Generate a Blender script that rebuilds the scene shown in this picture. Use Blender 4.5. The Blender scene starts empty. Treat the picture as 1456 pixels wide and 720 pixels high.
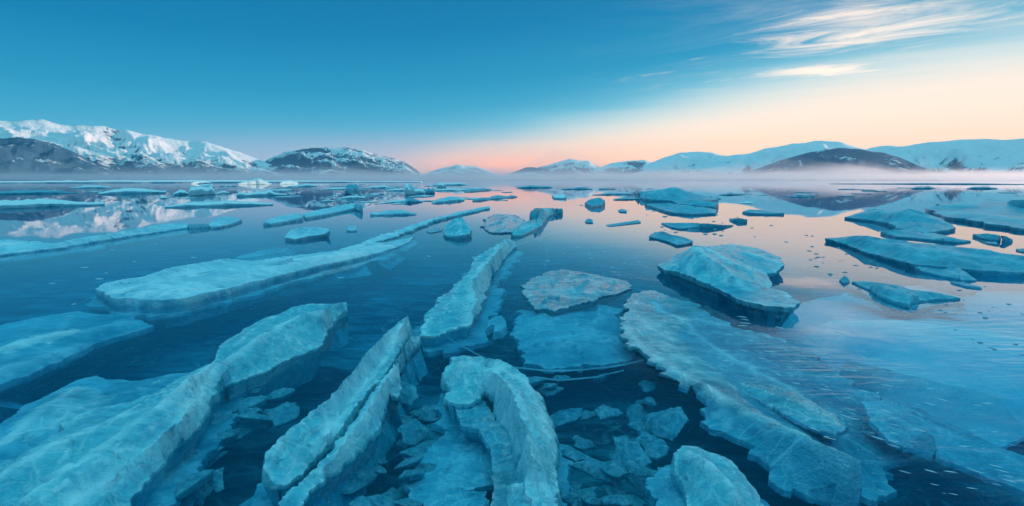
import bpy, math, random
import numpy as np
from mathutils import Vector, noise
from mathutils.geometry import delaunay_2d_cdt

R = math.radians
random.seed(7)
rng = np.random.default_rng(7)
S = bpy.context.scene
COL = S.collection

# ------------------------------------------------------------------ camera
HC = 2.0                       # eye height above the water
F = 728.0                      # focal length in photo pixels (1456 wide): 90 degrees across
PITCH = R(8.2)
cam_d = bpy.data.cameras.new('camera')
cam = bpy.data.objects.new('camera', cam_d); COL.objects.link(cam)
cam_d.sensor_width = 36; cam_d.lens = 18.0
cam_d.clip_start = 0.05; cam_d.clip_end = 60000
cam.location = (0, 0, HC); cam.rotation_euler = (R(90) - PITCH, 0, 0)
S.camera = cam

cp, sp = math.cos(PITCH), math.sin(PITCH)
def ray(x, y):
    u = (x - 728) / F; v = (360 - y) / F
    return Vector((u, cp + v * sp, -sp + v * cp))
def at(x, y, z=0.0):
    d = ray(x, y); t = (z - HC) / d.z
    return (d.x * t, d.y * t)
def azel(x, y):
    d = ray(x, y)
    return math.atan2(d.x, d.y), math.atan2(d.z, math.hypot(d.x, d.y))

def lin(r, g, b):
    f = lambda c: ((c / 255 + 0.055) / 1.055) ** 2.4 if c > 10 else c / 255 / 12.92
    return (f(r), f(g), f(b), 1)

# ------------------------------------------------------------------ node helper
class N:
    def __init__(s, tree): s.t = tree
    def new(s, kind, **kw):
        n = s.t.nodes.new(kind)
        for k, v in kw.items(): setattr(n, k, v)
        return n
    def put(s, sock, v):
        if isinstance(v, bpy.types.NodeSocket): s.t.links.new(v, sock)
        elif v is not None: sock.default_value = v
    def m(s, op, a, b=None, c=None, clamp=False):
        n = s.new('ShaderNodeMath', operation=op, use_clamp=clamp)
        s.put(n.inputs[0], a); s.put(n.inputs[1], b); s.put(n.inputs[2], c)
        return n.outputs[0]
    def mix(s, f, a, b, blend='MIX'):
        n = s.new('ShaderNodeMix', data_type='RGBA', blend_type=blend)
        n.clamp_factor = True
        s.put(n.inputs[0], f); s.put(n.inputs[6], a); s.put(n.inputs[7], b)
        return n.outputs[2]
    def ramp(s, f, stops, interp='LINEAR'):
        n = s.new('ShaderNodeValToRGB'); r = n.color_ramp; r.interpolation = interp
        while len(r.elements) < len(stops): r.elements.new(0.5)
        for e, (p, c) in zip(r.elements, stops):
            e.position = p; e.color = c if len(c) == 4 else (*c, 1)
        s.put(n.inputs[0], f); return n.outputs[0]
    def smooth(s, v, lo, hi, to0=0.0, to1=1.0):
        n = s.new('ShaderNodeMapRange', interpolation_type='SMOOTHSTEP')
        s.put(n.inputs[0], v)
        for i, q in enumerate((lo, hi, to0, to1)): s.put(n.inputs[i + 1], q)
        return n.outputs[0]
    def noise(s, vec, scale, detail=4, rough=0.55, dist=0.0, lac=2.0):
        n = s.new('ShaderNodeTexNoise')
        s.put(n.inputs['Vector'], vec)
        n.inputs['Scale'].default_value = scale; n.inputs['Detail'].default_value = detail
        n.inputs['Roughness'].default_value = rough; n.inputs['Distortion'].default_value = dist
        n.inputs['Lacunarity'].default_value = lac
        return n.outputs['Fac']
    def mapping(s, vec, loc=(0, 0, 0), rot=(0, 0, 0), scale=(1, 1, 1)):
        n = s.new('ShaderNodeMapping'); s.put(n.inputs[0], vec)
        n.inputs[1].default_value = loc; n.inputs[2].default_value = rot; n.inputs[3].default_value = scale
        return n.outputs[0]
    def bump(s, h, strength, dist, normal=None):
        n = s.new('ShaderNodeBump'); s.put(n.inputs['Height'], h)
        s.put(n.inputs['Strength'], strength); s.put(n.inputs['Distance'], dist)
        if normal is not None: s.put(n.inputs['Normal'], normal)
        return n.outputs[0]

def material(name):
    m = bpy.data.materials.new(name); m.use_nodes = True
    m.node_tree.nodes.clear()
    return m, N(m.node_tree), m.node_tree.nodes.new('ShaderNodeOutputMaterial')

# ------------------------------------------------------------------ world: clear dusk sky
SUN_AZ, SUN_EL = 76.0, 5.0
def build_world():
    w = bpy.data.worlds.new('World'); S.world = w; w.use_nodes = True
    t = w.node_tree; t.nodes.clear(); n = N(t)
    out = n.new('ShaderNodeOutputWorld'); bg = n.new('ShaderNodeBackground')
    t.links.new(bg.outputs[0], out.inputs[0])
    d = n.new('ShaderNodeTexCoord').outputs['Generated']
    sx = n.new('ShaderNodeSeparateXYZ'); t.links.new(d, sx.inputs[0])
    X, Y, Z = sx.outputs
    el = n.m('MULTIPLY', n.m('ARCSINE', Z), 180 / math.pi)
    az = n.m('MULTIPLY', n.m('ARCTAN2', X, Y), 180 / math.pi)
    elp = n.m('MAXIMUM', el, 0.0)
    def gauss(v, c, sgm):
        q = n.m('DIVIDE', n.m('SUBTRACT', v, c), sgm)
        return n.m('EXPONENT', n.m('MULTIPLY', n.m('MULTIPLY', q, q), -1.0))
    T = n.m('MULTIPLY', gauss(az, 44.0, 48.0), 11.0)
    low = n.smooth(elp, 30.0, 14.0)
    u = n.m('DIVIDE', n.m('MAXIMUM', n.m('SUBTRACT', elp, n.m('MULTIPLY', T, n.m('MULTIPLY', low, .55))), 0.0), 90.0)
    blue = n.ramp(u, [(0, lin(104, 172, 198)), (4 / 90, lin(58, 158, 190)), (8 / 90, lin(26, 138, 178)),
                      (13 / 90, lin(0, 118, 164)), (19 / 90, lin(0, 106, 152)), (34 / 90, lin(0, 124, 168)), (55 / 90, (.13, .66, .84)), (1, (.46, 1.02, 1.16))])
    u2 = n.m('DIVIDE', elp, 20.0, clamp=True)
    warm = n.ramp(u2, [(0, lin(250, 204, 170)), (.15, lin(250, 214, 184)), (.3, lin(250, 226, 206)), (.5, lin(248, 232, 216)), (1, lin(230, 232, 228))])
    # slow waviness so the warm edge is not ruled
    cv = n.new('ShaderNodeCombineXYZ')
    n.put(cv.inputs[0], n.m('MULTIPLY', az, 0.03)); n.put(cv.inputs[1], n.m('MULTIPLY', el, 0.3)); n.put(cv.inputs[2], 2.3)
    wav = n.m('MULTIPLY', n.m('SUBTRACT', n.noise(cv.outputs[0], 1.6, 3), 0.5), 1.6)
    wq = n.m('SUBTRACT', n.m('ADD', T, wav), elp)
    wq = n.m('DIVIDE', wq, n.m('ADD', 1.0, n.m('MULTIPLY', n.smooth(az, 18.0, 48.0), n.m('MULTIPLY', n.smooth(wq, 0.0, -3.0), 1.0))))
    wf = n.smooth(wq, -5.6, 6.4)
    wf = n.m('MULTIPLY', wf, n.smooth(T, 0.6, 4.2))
    warm = n.mix(1.0, warm, n.mix(gauss(az, 50.0, 34.0), (1, 1, 1, 1), (.97, .94, .93, 1)), 'MULTIPLY')
    cyan = n.mix(n.smooth(wf, 0.0, .85), blue, lin(150, 203, 214))
    col = n.mix(n.smooth(wf, .25, 1.0), cyan, warm)
    mau = n.m('MULTIPLY', n.m('MULTIPLY', gauss(el, 2.2, 2.2), gauss(az, -22.0, 16.0)), 0.32)
    col = n.mix(mau, col, lin(196, 178, 200))
    pk = n.m('MULTIPLY', n.m('MULTIPLY', gauss(el, 0.2, 3.0), gauss(az, -1.0, 15.0)), 0.75)
    col = n.mix(pk, col, lin(255, 158, 138))
    # pale pink belt on the side away from the sun
    aa = n.m('ABSOLUTE', az)
    belt = n.m('MULTIPLY', n.m('MULTIPLY', n.smooth(aa, 70.0, 125.0), gauss(el, 9.0, 12.0)), .18)
    col = n.mix(belt, col, lin(214, 200, 216))
    # cirrus on a plane high overhead
    zz = n.m('MAXIMUM', Z, 0.03)
    px = n.m('DIVIDE', X, zz); py = n.m('DIVIDE', Y, zz)
    a = n.m('SUBTRACT', n.m('MULTIPLY', px, .8), n.m('MULTIPLY', py, .6))
    b = n.m('ADD', n.m('MULTIPLY', px, .6), n.m('MULTIPLY', py, .8))
    cc = n.new('ShaderNodeCombineXYZ')
    n.put(cc.inputs[0], n.m('MULTIPLY', a, 1.0)); n.put(cc.inputs[1], n.m('MULTIPLY', b, 2.3)); n.put(cc.inputs[2], 5.2)
    f1 = n.noise(cc.outputs[0], 1.0, 9, 0.66, 1.3)
    m1 = n.m('MULTIPLY', gauss(az, 34.0, 13.0), gauss(el, 13.4, 3.4))
    m2 = n.m('MULTIPLY', gauss(az, 30.0, 7.0), gauss(el, 9.9, .8))
    m3 = n.m('MULTIPLY', n.m('MULTIPLY', gauss(az, 22.0, 22.0), gauss(el, 9.5, 6.0)), .42)
    ms = n.m('MAXIMUM', n.m('MAXIMUM', m1, m2), m3)
    th = n.m('SUBTRACT', 0.76, n.m('MULTIPLY', ms, 0.55))
    cf = n.m('MULTIPLY', n.smooth(f1, th, n.m('ADD', th, 0.46)), 1.0)
    cd = n.new('ShaderNodeCombineXYZ')
    n.put(cd.inputs[0], n.m('MULTIPLY', a, 0.25)); n.put(cd.inputs[1], n.m('MULTIPLY', b, .7)); n.put(cd.inputs[2], 9.1)
    f2 = n.noise(cd.outputs[0], 1.0, 9, 0.68, 1.4)
    veil = n.m('MULTIPLY', n.smooth(f2, .44, .78), n.m('MULTIPLY', n.m('MULTIPLY', gauss(az, 38.0, 18.0), gauss(el, 14.0, 6.0)), .5))
    cf = n.m('MAXIMUM', cf, veil)
    cf = n.m('MULTIPLY', cf, n.smooth(el, 4.0, 9.0))
    col = n.mix(cf, col, lin(253, 232, 216))
    # the physical sky underneath
    sk = n.new('ShaderNodeTexSky', sky_type='NISHITA', sun_disc=False, sun_elevation=R(SUN_EL), sun_rotation=R(SUN_AZ))
    sk.air_density = 1.0; sk.dust_density = 1.0; sk.ozone_density = 3.0
    ten = n.mix(1.0, col, (11.4, 11.4, 11.4, 1), 'MULTIPLY')
    n.put(bg.inputs[0], n.mix(0.02, ten, sk.outputs[0])); bg.inputs[1].default_value = 0.1
build_world()

sun_d = bpy.data.lights.new('sun', 'SUN'); sun = bpy.data.objects.new('sun', sun_d); COL.objects.link(sun)
sun_d.energy = 4.2; sun_d.angle = R(0.5); sun_d.color = (1.0, 0.64, 0.50)
sd = Vector((math.sin(R(SUN_AZ)) * math.cos(R(SUN_EL)), math.cos(R(SUN_AZ)) * math.cos(R(SUN_EL)), math.sin(R(SUN_EL))))
sun.rotation_euler = (-sd).to_track_quat('-Z', 'Y').to_euler()

# ------------------------------------------------------------------ tagging
def tag(o, label=None, cat=None, group=None, kind=None):
    if label: o['label'] = label
    if cat: o['category'] = cat
    if group: o['group'] = group
    if kind: o['kind'] = kind
    return o
def mesh_obj(name, verts, faces, mat, parent=None, loc=(0, 0, 0), sharp=None, attrs=None):
    me = bpy.data.meshes.new(name); me.from_pydata([tuple(v) for v in verts], [], [tuple(f) for f in faces]); me.update()
    if mat: me.materials.append(mat)
    me.shade_smooth()
    if sharp: me.set_sharp_from_angle(angle=R(sharp))
    for k, arr in (attrs or {}).items():
        at_ = me.attributes.new(k, 'FLOAT', 'POINT'); at_.data.foreach_set('value', np.asarray(arr, dtype=np.float32))
    o = bpy.data.objects.new(name, me); COL.objects.link(o); o.location = loc
    if parent: o.parent = parent
    return o
def empty(name, loc):
    o = bpy.data.objects.new(name, None); COL.objects.link(o); o.location = loc; o.empty_display_size = 0.1
    return o

# ------------------------------------------------------------------ materials
def ice_material(name, deep, pale, frost_glint_col, frost_glint=0.8, rough=0.32, bump=0.5, grain=(1, 1, 1), scale=3.0, sss=0.25, snowtop=0, clear=0):
    m, n, out = material(name)
    b = n.new('ShaderNodeBsdfPrincipled'); n.t.links.new(b.outputs[0], out.inputs[0])
    tc = n.new('ShaderNodeTexCoord').outputs['Object']
    at_ = n.new('ShaderNodeAttribute', attribute_name='frost_glint').outputs['Fac']  # frost, and crest highlights put into the colour with it
    ri = n.new('ShaderNodeObjectInfo').outputs['Random']
    vs_ = n.new('ShaderNodeVectorMath', operation='SCALE'); n.put(vs_.inputs[0], tc); n.put(vs_.inputs['Scale'], n.m('ADD', .65, n.m('MULTIPLY', ri, .9)))
    v = n.mapping(vs_.outputs[0], rot=(0, 0, R(35)), scale=tuple(g_ * q_ for g_, q_ in zip(grain, (.7, 1.3, 1))))
    big = n.noise(v, scale * .45, 5, .6, .6)
    mid = n.noise(v, scale * 2.2, 6, .65, .3)
    fine = n.noise(tc, scale * 14, 5, .6)
    base = n.mix(n.smooth(n.m('ADD', n.m('MULTIPLY', big, .6), n.m('MULTIPLY', mid, .4)), .36, .66), deep, pale)
    # cloudy dark windows of clear ice
    win = n.smooth(n.noise(v, scale * .8, 6, .7, 1.0), .60, .72)
    base = n.mix(n.m('MULTIPLY', win, .75), base, tuple(c * .55 for c in deep[:3]) + (1,))
    # healed fracture lines: thin pale seams
    wv = n.new('ShaderNodeTexNoise'); n.put(wv.inputs['Vector'], v); wv.inputs['Scale'].default_value = scale * 1.1; wv.inputs['Detail'].default_value = 5
    vv = n.mix(.16, v, wv.outputs['Color'], 'ADD')
    def seam(sc_, w_):
        vo = n.new('ShaderNodeTexVoronoi', feature='DISTANCE_TO_EDGE'); n.put(vo.inputs['Vector'], vv); vo.inputs['Scale'].default_value = sc_
        return n.smooth(vo.outputs['Distance'], .0, w_, 1.0, 0.0)
    sea = n.m('MULTIPLY', n.m('MAXIMUM', seam(scale * .8, .035), n.m('MULTIPLY', seam(scale * 2.3, .05), .7)), n.smooth(big, .35, .6))
    base = n.mix(n.m('MULTIPLY', sea, .55 * frost_glint), base, frost_glint_col)
    base = n.mix(n.m('MULTIPLY', n.m('SUBTRACT', ri, .3), .35, clamp=True), base, pale)
    fr = n.m('MULTIPLY', n.m('MULTIPLY', at_, n.smooth(mid, .30, .52, .35, 1.0)), frost_glint)
    sc = n.m('MULTIPLY', n.smooth(fine, .60, .74), .25 * frost_glint)
    fr = n.m('MAXIMUM', fr, sc)
    if snowtop:                                     # snow lying on whatever faces up
        g = n.new('ShaderNodeNewGeometry'); nz = n.new('ShaderNodeSeparateXYZ'); n.put(nz.inputs[0], g.outputs['Normal'])
        fr = n.m('MAXIMUM', fr, n.m('MULTIPLY', n.smooth(n.m('ADD', nz.outputs[2], n.m('MULTIPLY', mid, .3)), .85, 1.05), snowtop))
    n.put(b.inputs['Base Color'], n.mix(fr, base, frost_glint_col))
    n.put(b.inputs['Roughness'], n.m('ADD', rough, n.m('MULTIPLY', fr, .3)))
    if clear:                                       # glassy where no frost, painted glint or snow covers it
        n.put(b.inputs['Transmission Weight'], n.m('MULTIPLY', n.m('SUBTRACT', 1.0, fr, clamp=True), n.m('MULTIPLY', n.smooth(big, .30, .62), clear)))
    b.inputs['IOR'].default_value = 1.31
    b.inputs['Subsurface Weight'].default_value = sss
    b.inputs['Subsurface Radius'].default_value = (.15, .5, .7)
    b.inputs['Subsurface Scale'].default_value = .08
    h = n.m('ADD', n.m('MULTIPLY', mid, 1.0), n.m('MULTIPLY', fine, .35))
    n.put(b.inputs['Normal'], n.bump(h, bump, .06))
    return m

CL = lambda *c: (*c, 1)
M_NEAR = ice_material('clear_ridge_ice', CL(.02, .36, .52), CL(.20, .85, .96), CL(.72, .98, 1.0), 1.0, .16, .75, scale=2.6, sss=0, clear=.2)
M_SNOW = ice_material('snowy_floe_ice', CL(.07, .44, .58), CL(.42, .84, .92), CL(.92, .97, .98), .9, .45, .6, scale=1.8, sss=.1, snowtop=.2)
M_DARK = ice_material('dark_floe_ice', CL(.03, .32, .44), CL(.12, .52, .64), CL(.60, .84, .90), .6, .30, .8, scale=2.0, sss=.1)
M_FAR  = ice_material('far_floe_ice', CL(.14, .50, .62), CL(.40, .72, .80), CL(.94, .94, .94), .9, .5, .4, scale=.5, sss=0, snowtop=.9)
M_SUB  = ice_material('submerged_ice', CL(.02, .26, .38), CL(.20, .66, .78), CL(.75, .93, .96), .7, .5, .8, scale=2.2, sss=0)
M_WET  = ice_material('wet_sheet_ice', CL(.02, .26, .38), CL(.16, .62, .73), CL(.85, .97, 1.0), 1.0, .08, 1.0, scale=3.0, sss=0)
M_PALE_SUB = ice_material('added_pale_sheet', CL(.20, .62, .74), CL(.45, .84, .9), CL(.85, .97, .98), .6, .5, .5, scale=1.2, sss=0)
M_CHIP_GLINT = ice_material('chip_glint_ice', CL(.55, .80, .86), CL(.85, .92, .94), CL(.97, .97, .97), .9, .25, .2, scale=9, sss=0)  # its white also stands in for glints on the ripples

def water_material():
    m, n, out = material('lake_water')
    tc = n.new('ShaderNodeTexCoord').outputs['Object']
    sx = n.new('ShaderNodeSeparateXYZ'); n.put(sx.inputs[0], tc)
    # calm everywhere, a light ripple drifting over the near right of the lake
    v1 = n.mapping(tc, rot=(0, 0, R(-28)), scale=(.5, 2.2, 1))
    r1 = n.noise(v1, 3.6, 4, .55, .5)
    v2 = n.mapping(tc, rot=(0, 0, R(8)), scale=(.25, 1.2, 1))
    r2 = n.noise(v2, .35, 3, .5, .2)
    msk = n.smooth(n.m('SUBTRACT', sx.outputs[0], n.m('MULTIPLY', sx.outputs[1], .28)), .0, 2.2)
    far = n.smooth(sx.outputs[1], 4.5, 9.5, 1.0, 0.0)
    patch = n.smooth(n.noise(tc, .55, 3, .5), .32, .6)
    amp = n.m('MULTIPLY', n.m('MULTIPLY', msk, far), patch)
    h = n.m('ADD', n.m('MULTIPLY', n.m('MULTIPLY', r1, amp), .011), n.m('MULTIPLY', r2, .002))
    nrm = n.bump(h, 1.0, 1.0)
    fr = n.new('ShaderNodeFresnel'); fr.inputs[0].default_value = 1.36; n.put(fr.inputs[1], nrm)
    gl = n.new('ShaderNodeBsdfGlossy'); gl.inputs['Roughness'].default_value = .015
    gl.inputs['Color'].default_value = (.96, .98, 1, 1); n.put(gl.inputs['Normal'], nrm)
    tr = n.new('ShaderNodeBsdfTransparent'); tr.inputs[0].default_value = (.72, .93, .97, 1)
    mx = n.new('ShaderNodeMixShader'); n.put(mx.inputs[0], n.m('MULTIPLY', fr.outputs[0], n.m('SUBTRACT', 1.0, n.new('ShaderNodeNewGeometry').outputs['Backfacing'])))
    n.t.links.new(tr.outputs[0], mx.inputs[1]); n.t.links.new(gl.outputs[0], mx.inputs[2])
    n.t.links.new(mx.outputs[0], out.inputs['Surface'])
    vp = n.new('ShaderNodeVolumePrincipled'); vp.inputs['Color'].default_value = (.0, .10, .18, 1); vp.inputs['Density'].default_value = .6
    vp.inputs['Absorption Color'].default_value = (.05, .5, .7, 1)
    n.t.links.new(vp.outputs[0], out.inputs['Volume'])
    return m
def bed_material():
    m, n, out = material('lake_bed')
    b = n.new('ShaderNodeBsdfPrincipled'); n.t.links.new(b.outputs[0], out.inputs[0])
    tc = n.new('ShaderNodeTexCoord').outputs['Object']
    warp = n.new('ShaderNodeTexNoise'); n.put(warp.inputs['Vector'], tc); warp.inputs['Scale'].default_value = .9; warp.inputs['Detail'].default_value = 4
    vw = n.mix(.55, tc, warp.outputs['Color'])
    v = n.mapping(tc, rot=(0, 0, R(35)), scale=(.55, 1.5, 1))
    blot = n.smooth(n.noise(v, 1.1, 7, .66, 1.2), .40, .68)
    def veins(scale, w, off):
        vo = n.new('ShaderNodeTexVoronoi', feature='DISTANCE_TO_EDGE')
        n.put(vo.inputs['Vector'], n.mapping(vw, loc=off)); vo.inputs['Scale'].default_value = scale
        return n.smooth(vo.outputs['Distance'], 0.0, w, 1.0, 0.0)
    ve = n.m('MULTIPLY', n.m('MAXIMUM', veins(2.2, .045, (0, 0, 0)), n.m('MULTIPLY', veins(6.5, .06, (3, 1, 0)), .6)), n.smooth(n.noise(tc, 3.0, 5, .6, .4), .40, .60))
    gate = n.smooth(n.noise(tc, .8, 3, .5, .5), .38, .56)
    c = n.mix(blot, CL(.004, .025, .035), CL(.16, .52, .60))
    c = n.mix(n.m('MULTIPLY', n.m('MULTIPLY', ve, gate), .6), c, CL(.45, .85, .9))
    n.put(b.inputs['Base Color'], c); b.inputs['Roughness'].default_value = .9
    n.put(b.inputs['Normal'], n.bump(blot, .6, .2))
    return m
def mountain_material(name, lo, hw, hazed_rock=(.04, .12, .19), snow_col=(.86, .87, .90), fs=1.0):  # blue of the air between is put into the rock colour
    """lo: how much of the ground stays bare; hw: how far the snow keeps to the heights"""
    m, n, out = material(name)
    b = n.new('ShaderNodeBsdfPrincipled'); n.t.links.new(b.outputs[0], out.inputs[0])
    b.inputs['Roughness'].default_value = .85; b.inputs['Specular IOR Level'].default_value = .1
    tc = n.new('ShaderNodeTexCoord').outputs['Object']
    ge = n.new('ShaderNodeNewGeometry')
    sx = n.new('ShaderNodeSeparateXYZ'); n.put(sx.inputs[0], ge.outputs['Normal'])
    hh = n.new('ShaderNodeAttribute', attribute_name='rise').outputs['Fac']
    gu = n.new('ShaderNodeAttribute', attribute_name='gully').outputs['Fac']
    v = n.mapping(tc, scale=(1, 1, .45))
    n1 = n.noise(v, .013 * fs, 8, .7, 1.2); n2 = n.noise(v, .032 * fs, 7, .72, .8)
    q = n.m('ADD', n.m('MULTIPLY', n1, .8), n.m('MULTIPLY', n2, .75))
    q = n.m('ADD', q, n.m('MULTIPLY', hh, hw)); q = n.m('ADD', q, n.m('MULTIPLY', gu, .85))
    q = n.m('ADD', q, n.m('MULTIPLY', sx.outputs[2], .35))
    f = n.smooth(q, lo - .05, lo + .06)
    n.put(b.inputs['Base Color'], n.mix(f, n.mix(n2, (*hazed_rock, 1), tuple(c * 1.9 for c in hazed_rock) + (1,)), (*snow_col, 1)))
    n.put(b.inputs['Normal'], n.bump(n.m('ADD', n1, n.m('MULTIPLY', n2, .4)), .8, 25))
    return m
def volume_material(name, color, density, g):
    m, n, out = material(name)
    v = n.new('ShaderNodeVolumePrincipled'); n.t.links.new(v.outputs[0], out.inputs['Volume'])
    v.inputs['Color'].default_value = (*color, 1); v.inputs['Density'].default_value = density; v.inputs['Anisotropy'].default_value = g
    return m

# ------------------------------------------------------------------ water, bed, haze
def box(name, x0, x1, y0, y1, z0, z1, mat):
    v = [(x, y, z) for z in (z0, z1) for x, y in ((x0, y0), (x1, y0), (x1, y1), (x0, y1))]
    f = [(3, 2, 1, 0), (4, 5, 6, 7), (0, 1, 5, 4), (1, 2, 6, 5), (2, 3, 7, 6), (3, 0, 4, 7)]
    o = mesh_obj(name, v, f, mat); o.data.shade_flat(); return o
WX, WY0, WY1 = 9000, -1500, 9000
tag(box('lake_water', -WX, WX, WY0, WY1, -1.4, 0, water_material()), kind='structure')
bed = mesh_obj('lake_bed', [(-WX + 5, WY0 + 5, -.75), (WX - 5, WY0 + 5, -.75), (WX - 5, WY1 - 5, -.75), (-WX + 5, WY1 - 5, -.75)], [(0, 1, 2, 3)], bed_material())
tag(bed, kind='structure')
tag(box('haze', -WX - 400, WX + 400, WY0 - 400, WY1 + 400, -2.5, 480, volume_material('haze_air', (.70, .88, 1.0), 0.000026, .3)), kind='stuff')

# ------------------------------------------------------------------ mountains
def mountain(name, D, prof, mat, seed, W=.38, gul=.30, L=150, extra=(), n_u=240, n_v=64, label=None, rough=.012, slant=.35):
    pts = [azel(x, y) for x, y in prof] + [(R(a), R(e)) for a, e, *_ in extra]
    Ds = [D] * len(prof) + [q[2] if len(q) > 2 else D for q in extra]
    A = np.array([p[0] for p in pts]); E = np.array([p[1] for p in pts]); Ds = np.array(Ds)
    az = np.linspace(A[0], A[-1], n_u)
    # rounded interpolation of the skyline
    el = np.interp(az, A, E); dd = np.interp(az, A, Ds)
    k = np.array([.25, .5, .25]); el[1:-1] = np.convolve(el, k, 'valid')
    V, rise, gull = [], [], []
    fr = n_v * 3 // 4
    for j in range(n_v):
        t = j / fr if j <= fr else 1 - (j - fr) / (n_v - fr - 1)
        for i in range(n_u):
            d0 = dd[i]; w = W * d0
            s = az[i] * d0
            d = d0 - w * (1 - t) if j <= fr else d0 + w * .8 * (1 - t)
            crest = max(0.0, d0 * math.tan(el[i]) + HC)
            wob = noise.fractal(Vector((s / (L * 2.2), t * 1.1, seed)), .9, 2, 4)
            wx, wy = math.sin(az[i]) * d, math.cos(az[i]) * d
            sx_ = (s + t * w * slant) / L
            rm = noise.ridged_multi_fractal(Vector((sx_ + .35 * wob, t * w / (L * 1.9), seed)), .95, 2.1, 6, 1.0, 2.0)
            gg = min(1.3, rm / 1.5)
            f = t ** 1.15
            h = crest * (f - gul * (1 - gg) * (t ** .7) * (1 - t ** 4) * 1.25)
            h += crest * rough * 2.5 * (noise.fractal(Vector((s / (L * .3), t * 6, seed)), 1, 2, 5))
            edge = min(1, (i + .5) / 6, (n_u - i - .5) / 6)
            h = max(h, crest * f * .25) * edge - 6 * (1 - min(1, t * 6))
            V.append((math.sin(az[i]) * d, math.cos(az[i]) * d, h)); rise.append(t); gull.append(gg * .6)
    Fc = []
    for j in range(n_v - 1):
        for i in range(n_u - 1):
            a = j * n_u + i
            Fc.append((a, a + 1, a + n_u + 1, a + n_u))
    o = mesh_obj(name, V, Fc, mat, attrs={'rise': rise, 'gully': gull})
    return tag(o, label, 'mountain', kind='structure')

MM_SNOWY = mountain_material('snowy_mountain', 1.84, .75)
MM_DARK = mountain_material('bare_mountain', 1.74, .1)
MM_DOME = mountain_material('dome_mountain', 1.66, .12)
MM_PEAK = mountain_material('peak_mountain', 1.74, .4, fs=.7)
MM_PALE = mountain_material('pale_mountain', 1.61, .5, hazed_rock=(.05, .13, .20), fs=.7)
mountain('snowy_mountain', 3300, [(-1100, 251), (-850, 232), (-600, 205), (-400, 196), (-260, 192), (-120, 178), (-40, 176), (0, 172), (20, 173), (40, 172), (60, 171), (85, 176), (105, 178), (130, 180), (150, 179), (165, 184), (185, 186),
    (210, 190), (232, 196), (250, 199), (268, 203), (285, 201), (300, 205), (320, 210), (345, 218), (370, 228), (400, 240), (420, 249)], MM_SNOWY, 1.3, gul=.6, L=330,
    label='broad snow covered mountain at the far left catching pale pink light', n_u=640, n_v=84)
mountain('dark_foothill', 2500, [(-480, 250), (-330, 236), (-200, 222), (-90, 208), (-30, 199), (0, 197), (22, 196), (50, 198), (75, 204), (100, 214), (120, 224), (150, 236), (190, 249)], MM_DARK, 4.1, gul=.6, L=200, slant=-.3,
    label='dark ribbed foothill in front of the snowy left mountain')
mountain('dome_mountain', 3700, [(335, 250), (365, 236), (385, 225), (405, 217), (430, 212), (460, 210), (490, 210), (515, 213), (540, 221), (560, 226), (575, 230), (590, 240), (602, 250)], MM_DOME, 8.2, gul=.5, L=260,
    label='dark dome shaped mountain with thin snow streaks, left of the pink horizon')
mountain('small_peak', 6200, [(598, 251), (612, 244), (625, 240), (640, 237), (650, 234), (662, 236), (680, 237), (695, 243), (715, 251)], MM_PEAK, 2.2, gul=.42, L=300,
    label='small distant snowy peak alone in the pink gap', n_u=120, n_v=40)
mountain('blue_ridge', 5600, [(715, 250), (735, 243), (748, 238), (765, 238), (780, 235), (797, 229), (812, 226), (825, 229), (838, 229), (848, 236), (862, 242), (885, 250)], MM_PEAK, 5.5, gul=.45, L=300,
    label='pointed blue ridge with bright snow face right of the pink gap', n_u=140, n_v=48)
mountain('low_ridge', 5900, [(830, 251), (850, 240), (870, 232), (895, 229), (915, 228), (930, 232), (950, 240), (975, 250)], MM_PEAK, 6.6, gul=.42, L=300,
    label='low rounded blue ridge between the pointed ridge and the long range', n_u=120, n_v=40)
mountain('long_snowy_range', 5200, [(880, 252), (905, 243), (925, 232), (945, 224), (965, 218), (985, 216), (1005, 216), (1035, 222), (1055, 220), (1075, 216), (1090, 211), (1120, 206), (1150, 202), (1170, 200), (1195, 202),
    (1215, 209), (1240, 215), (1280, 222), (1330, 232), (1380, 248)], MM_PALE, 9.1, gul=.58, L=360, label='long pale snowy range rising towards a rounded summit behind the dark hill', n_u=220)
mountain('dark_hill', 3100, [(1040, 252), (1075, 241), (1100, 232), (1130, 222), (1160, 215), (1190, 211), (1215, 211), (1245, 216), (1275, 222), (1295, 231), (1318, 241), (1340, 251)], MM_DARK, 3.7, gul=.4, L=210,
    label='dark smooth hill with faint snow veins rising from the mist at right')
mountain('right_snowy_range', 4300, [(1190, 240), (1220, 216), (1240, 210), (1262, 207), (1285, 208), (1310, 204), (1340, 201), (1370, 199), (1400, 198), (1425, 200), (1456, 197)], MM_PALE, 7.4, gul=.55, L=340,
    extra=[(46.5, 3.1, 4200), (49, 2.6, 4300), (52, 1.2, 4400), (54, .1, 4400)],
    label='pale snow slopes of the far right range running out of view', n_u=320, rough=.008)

mountain('added_shade_hill', 1000, [], MM_DARK, 5.9, gul=.2, L=80, extra=[(60, .2), (64, 4.5), (70, 6.6), (80, 7.0), (95, 6.6), (108, 6.0), (118, 4.0), (124, .3)], W=.3,  # unseen hill, added to block the low sun from the lake
    label='unseen hill added at right, beyond the view, to keep sun off the lake')

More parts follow.
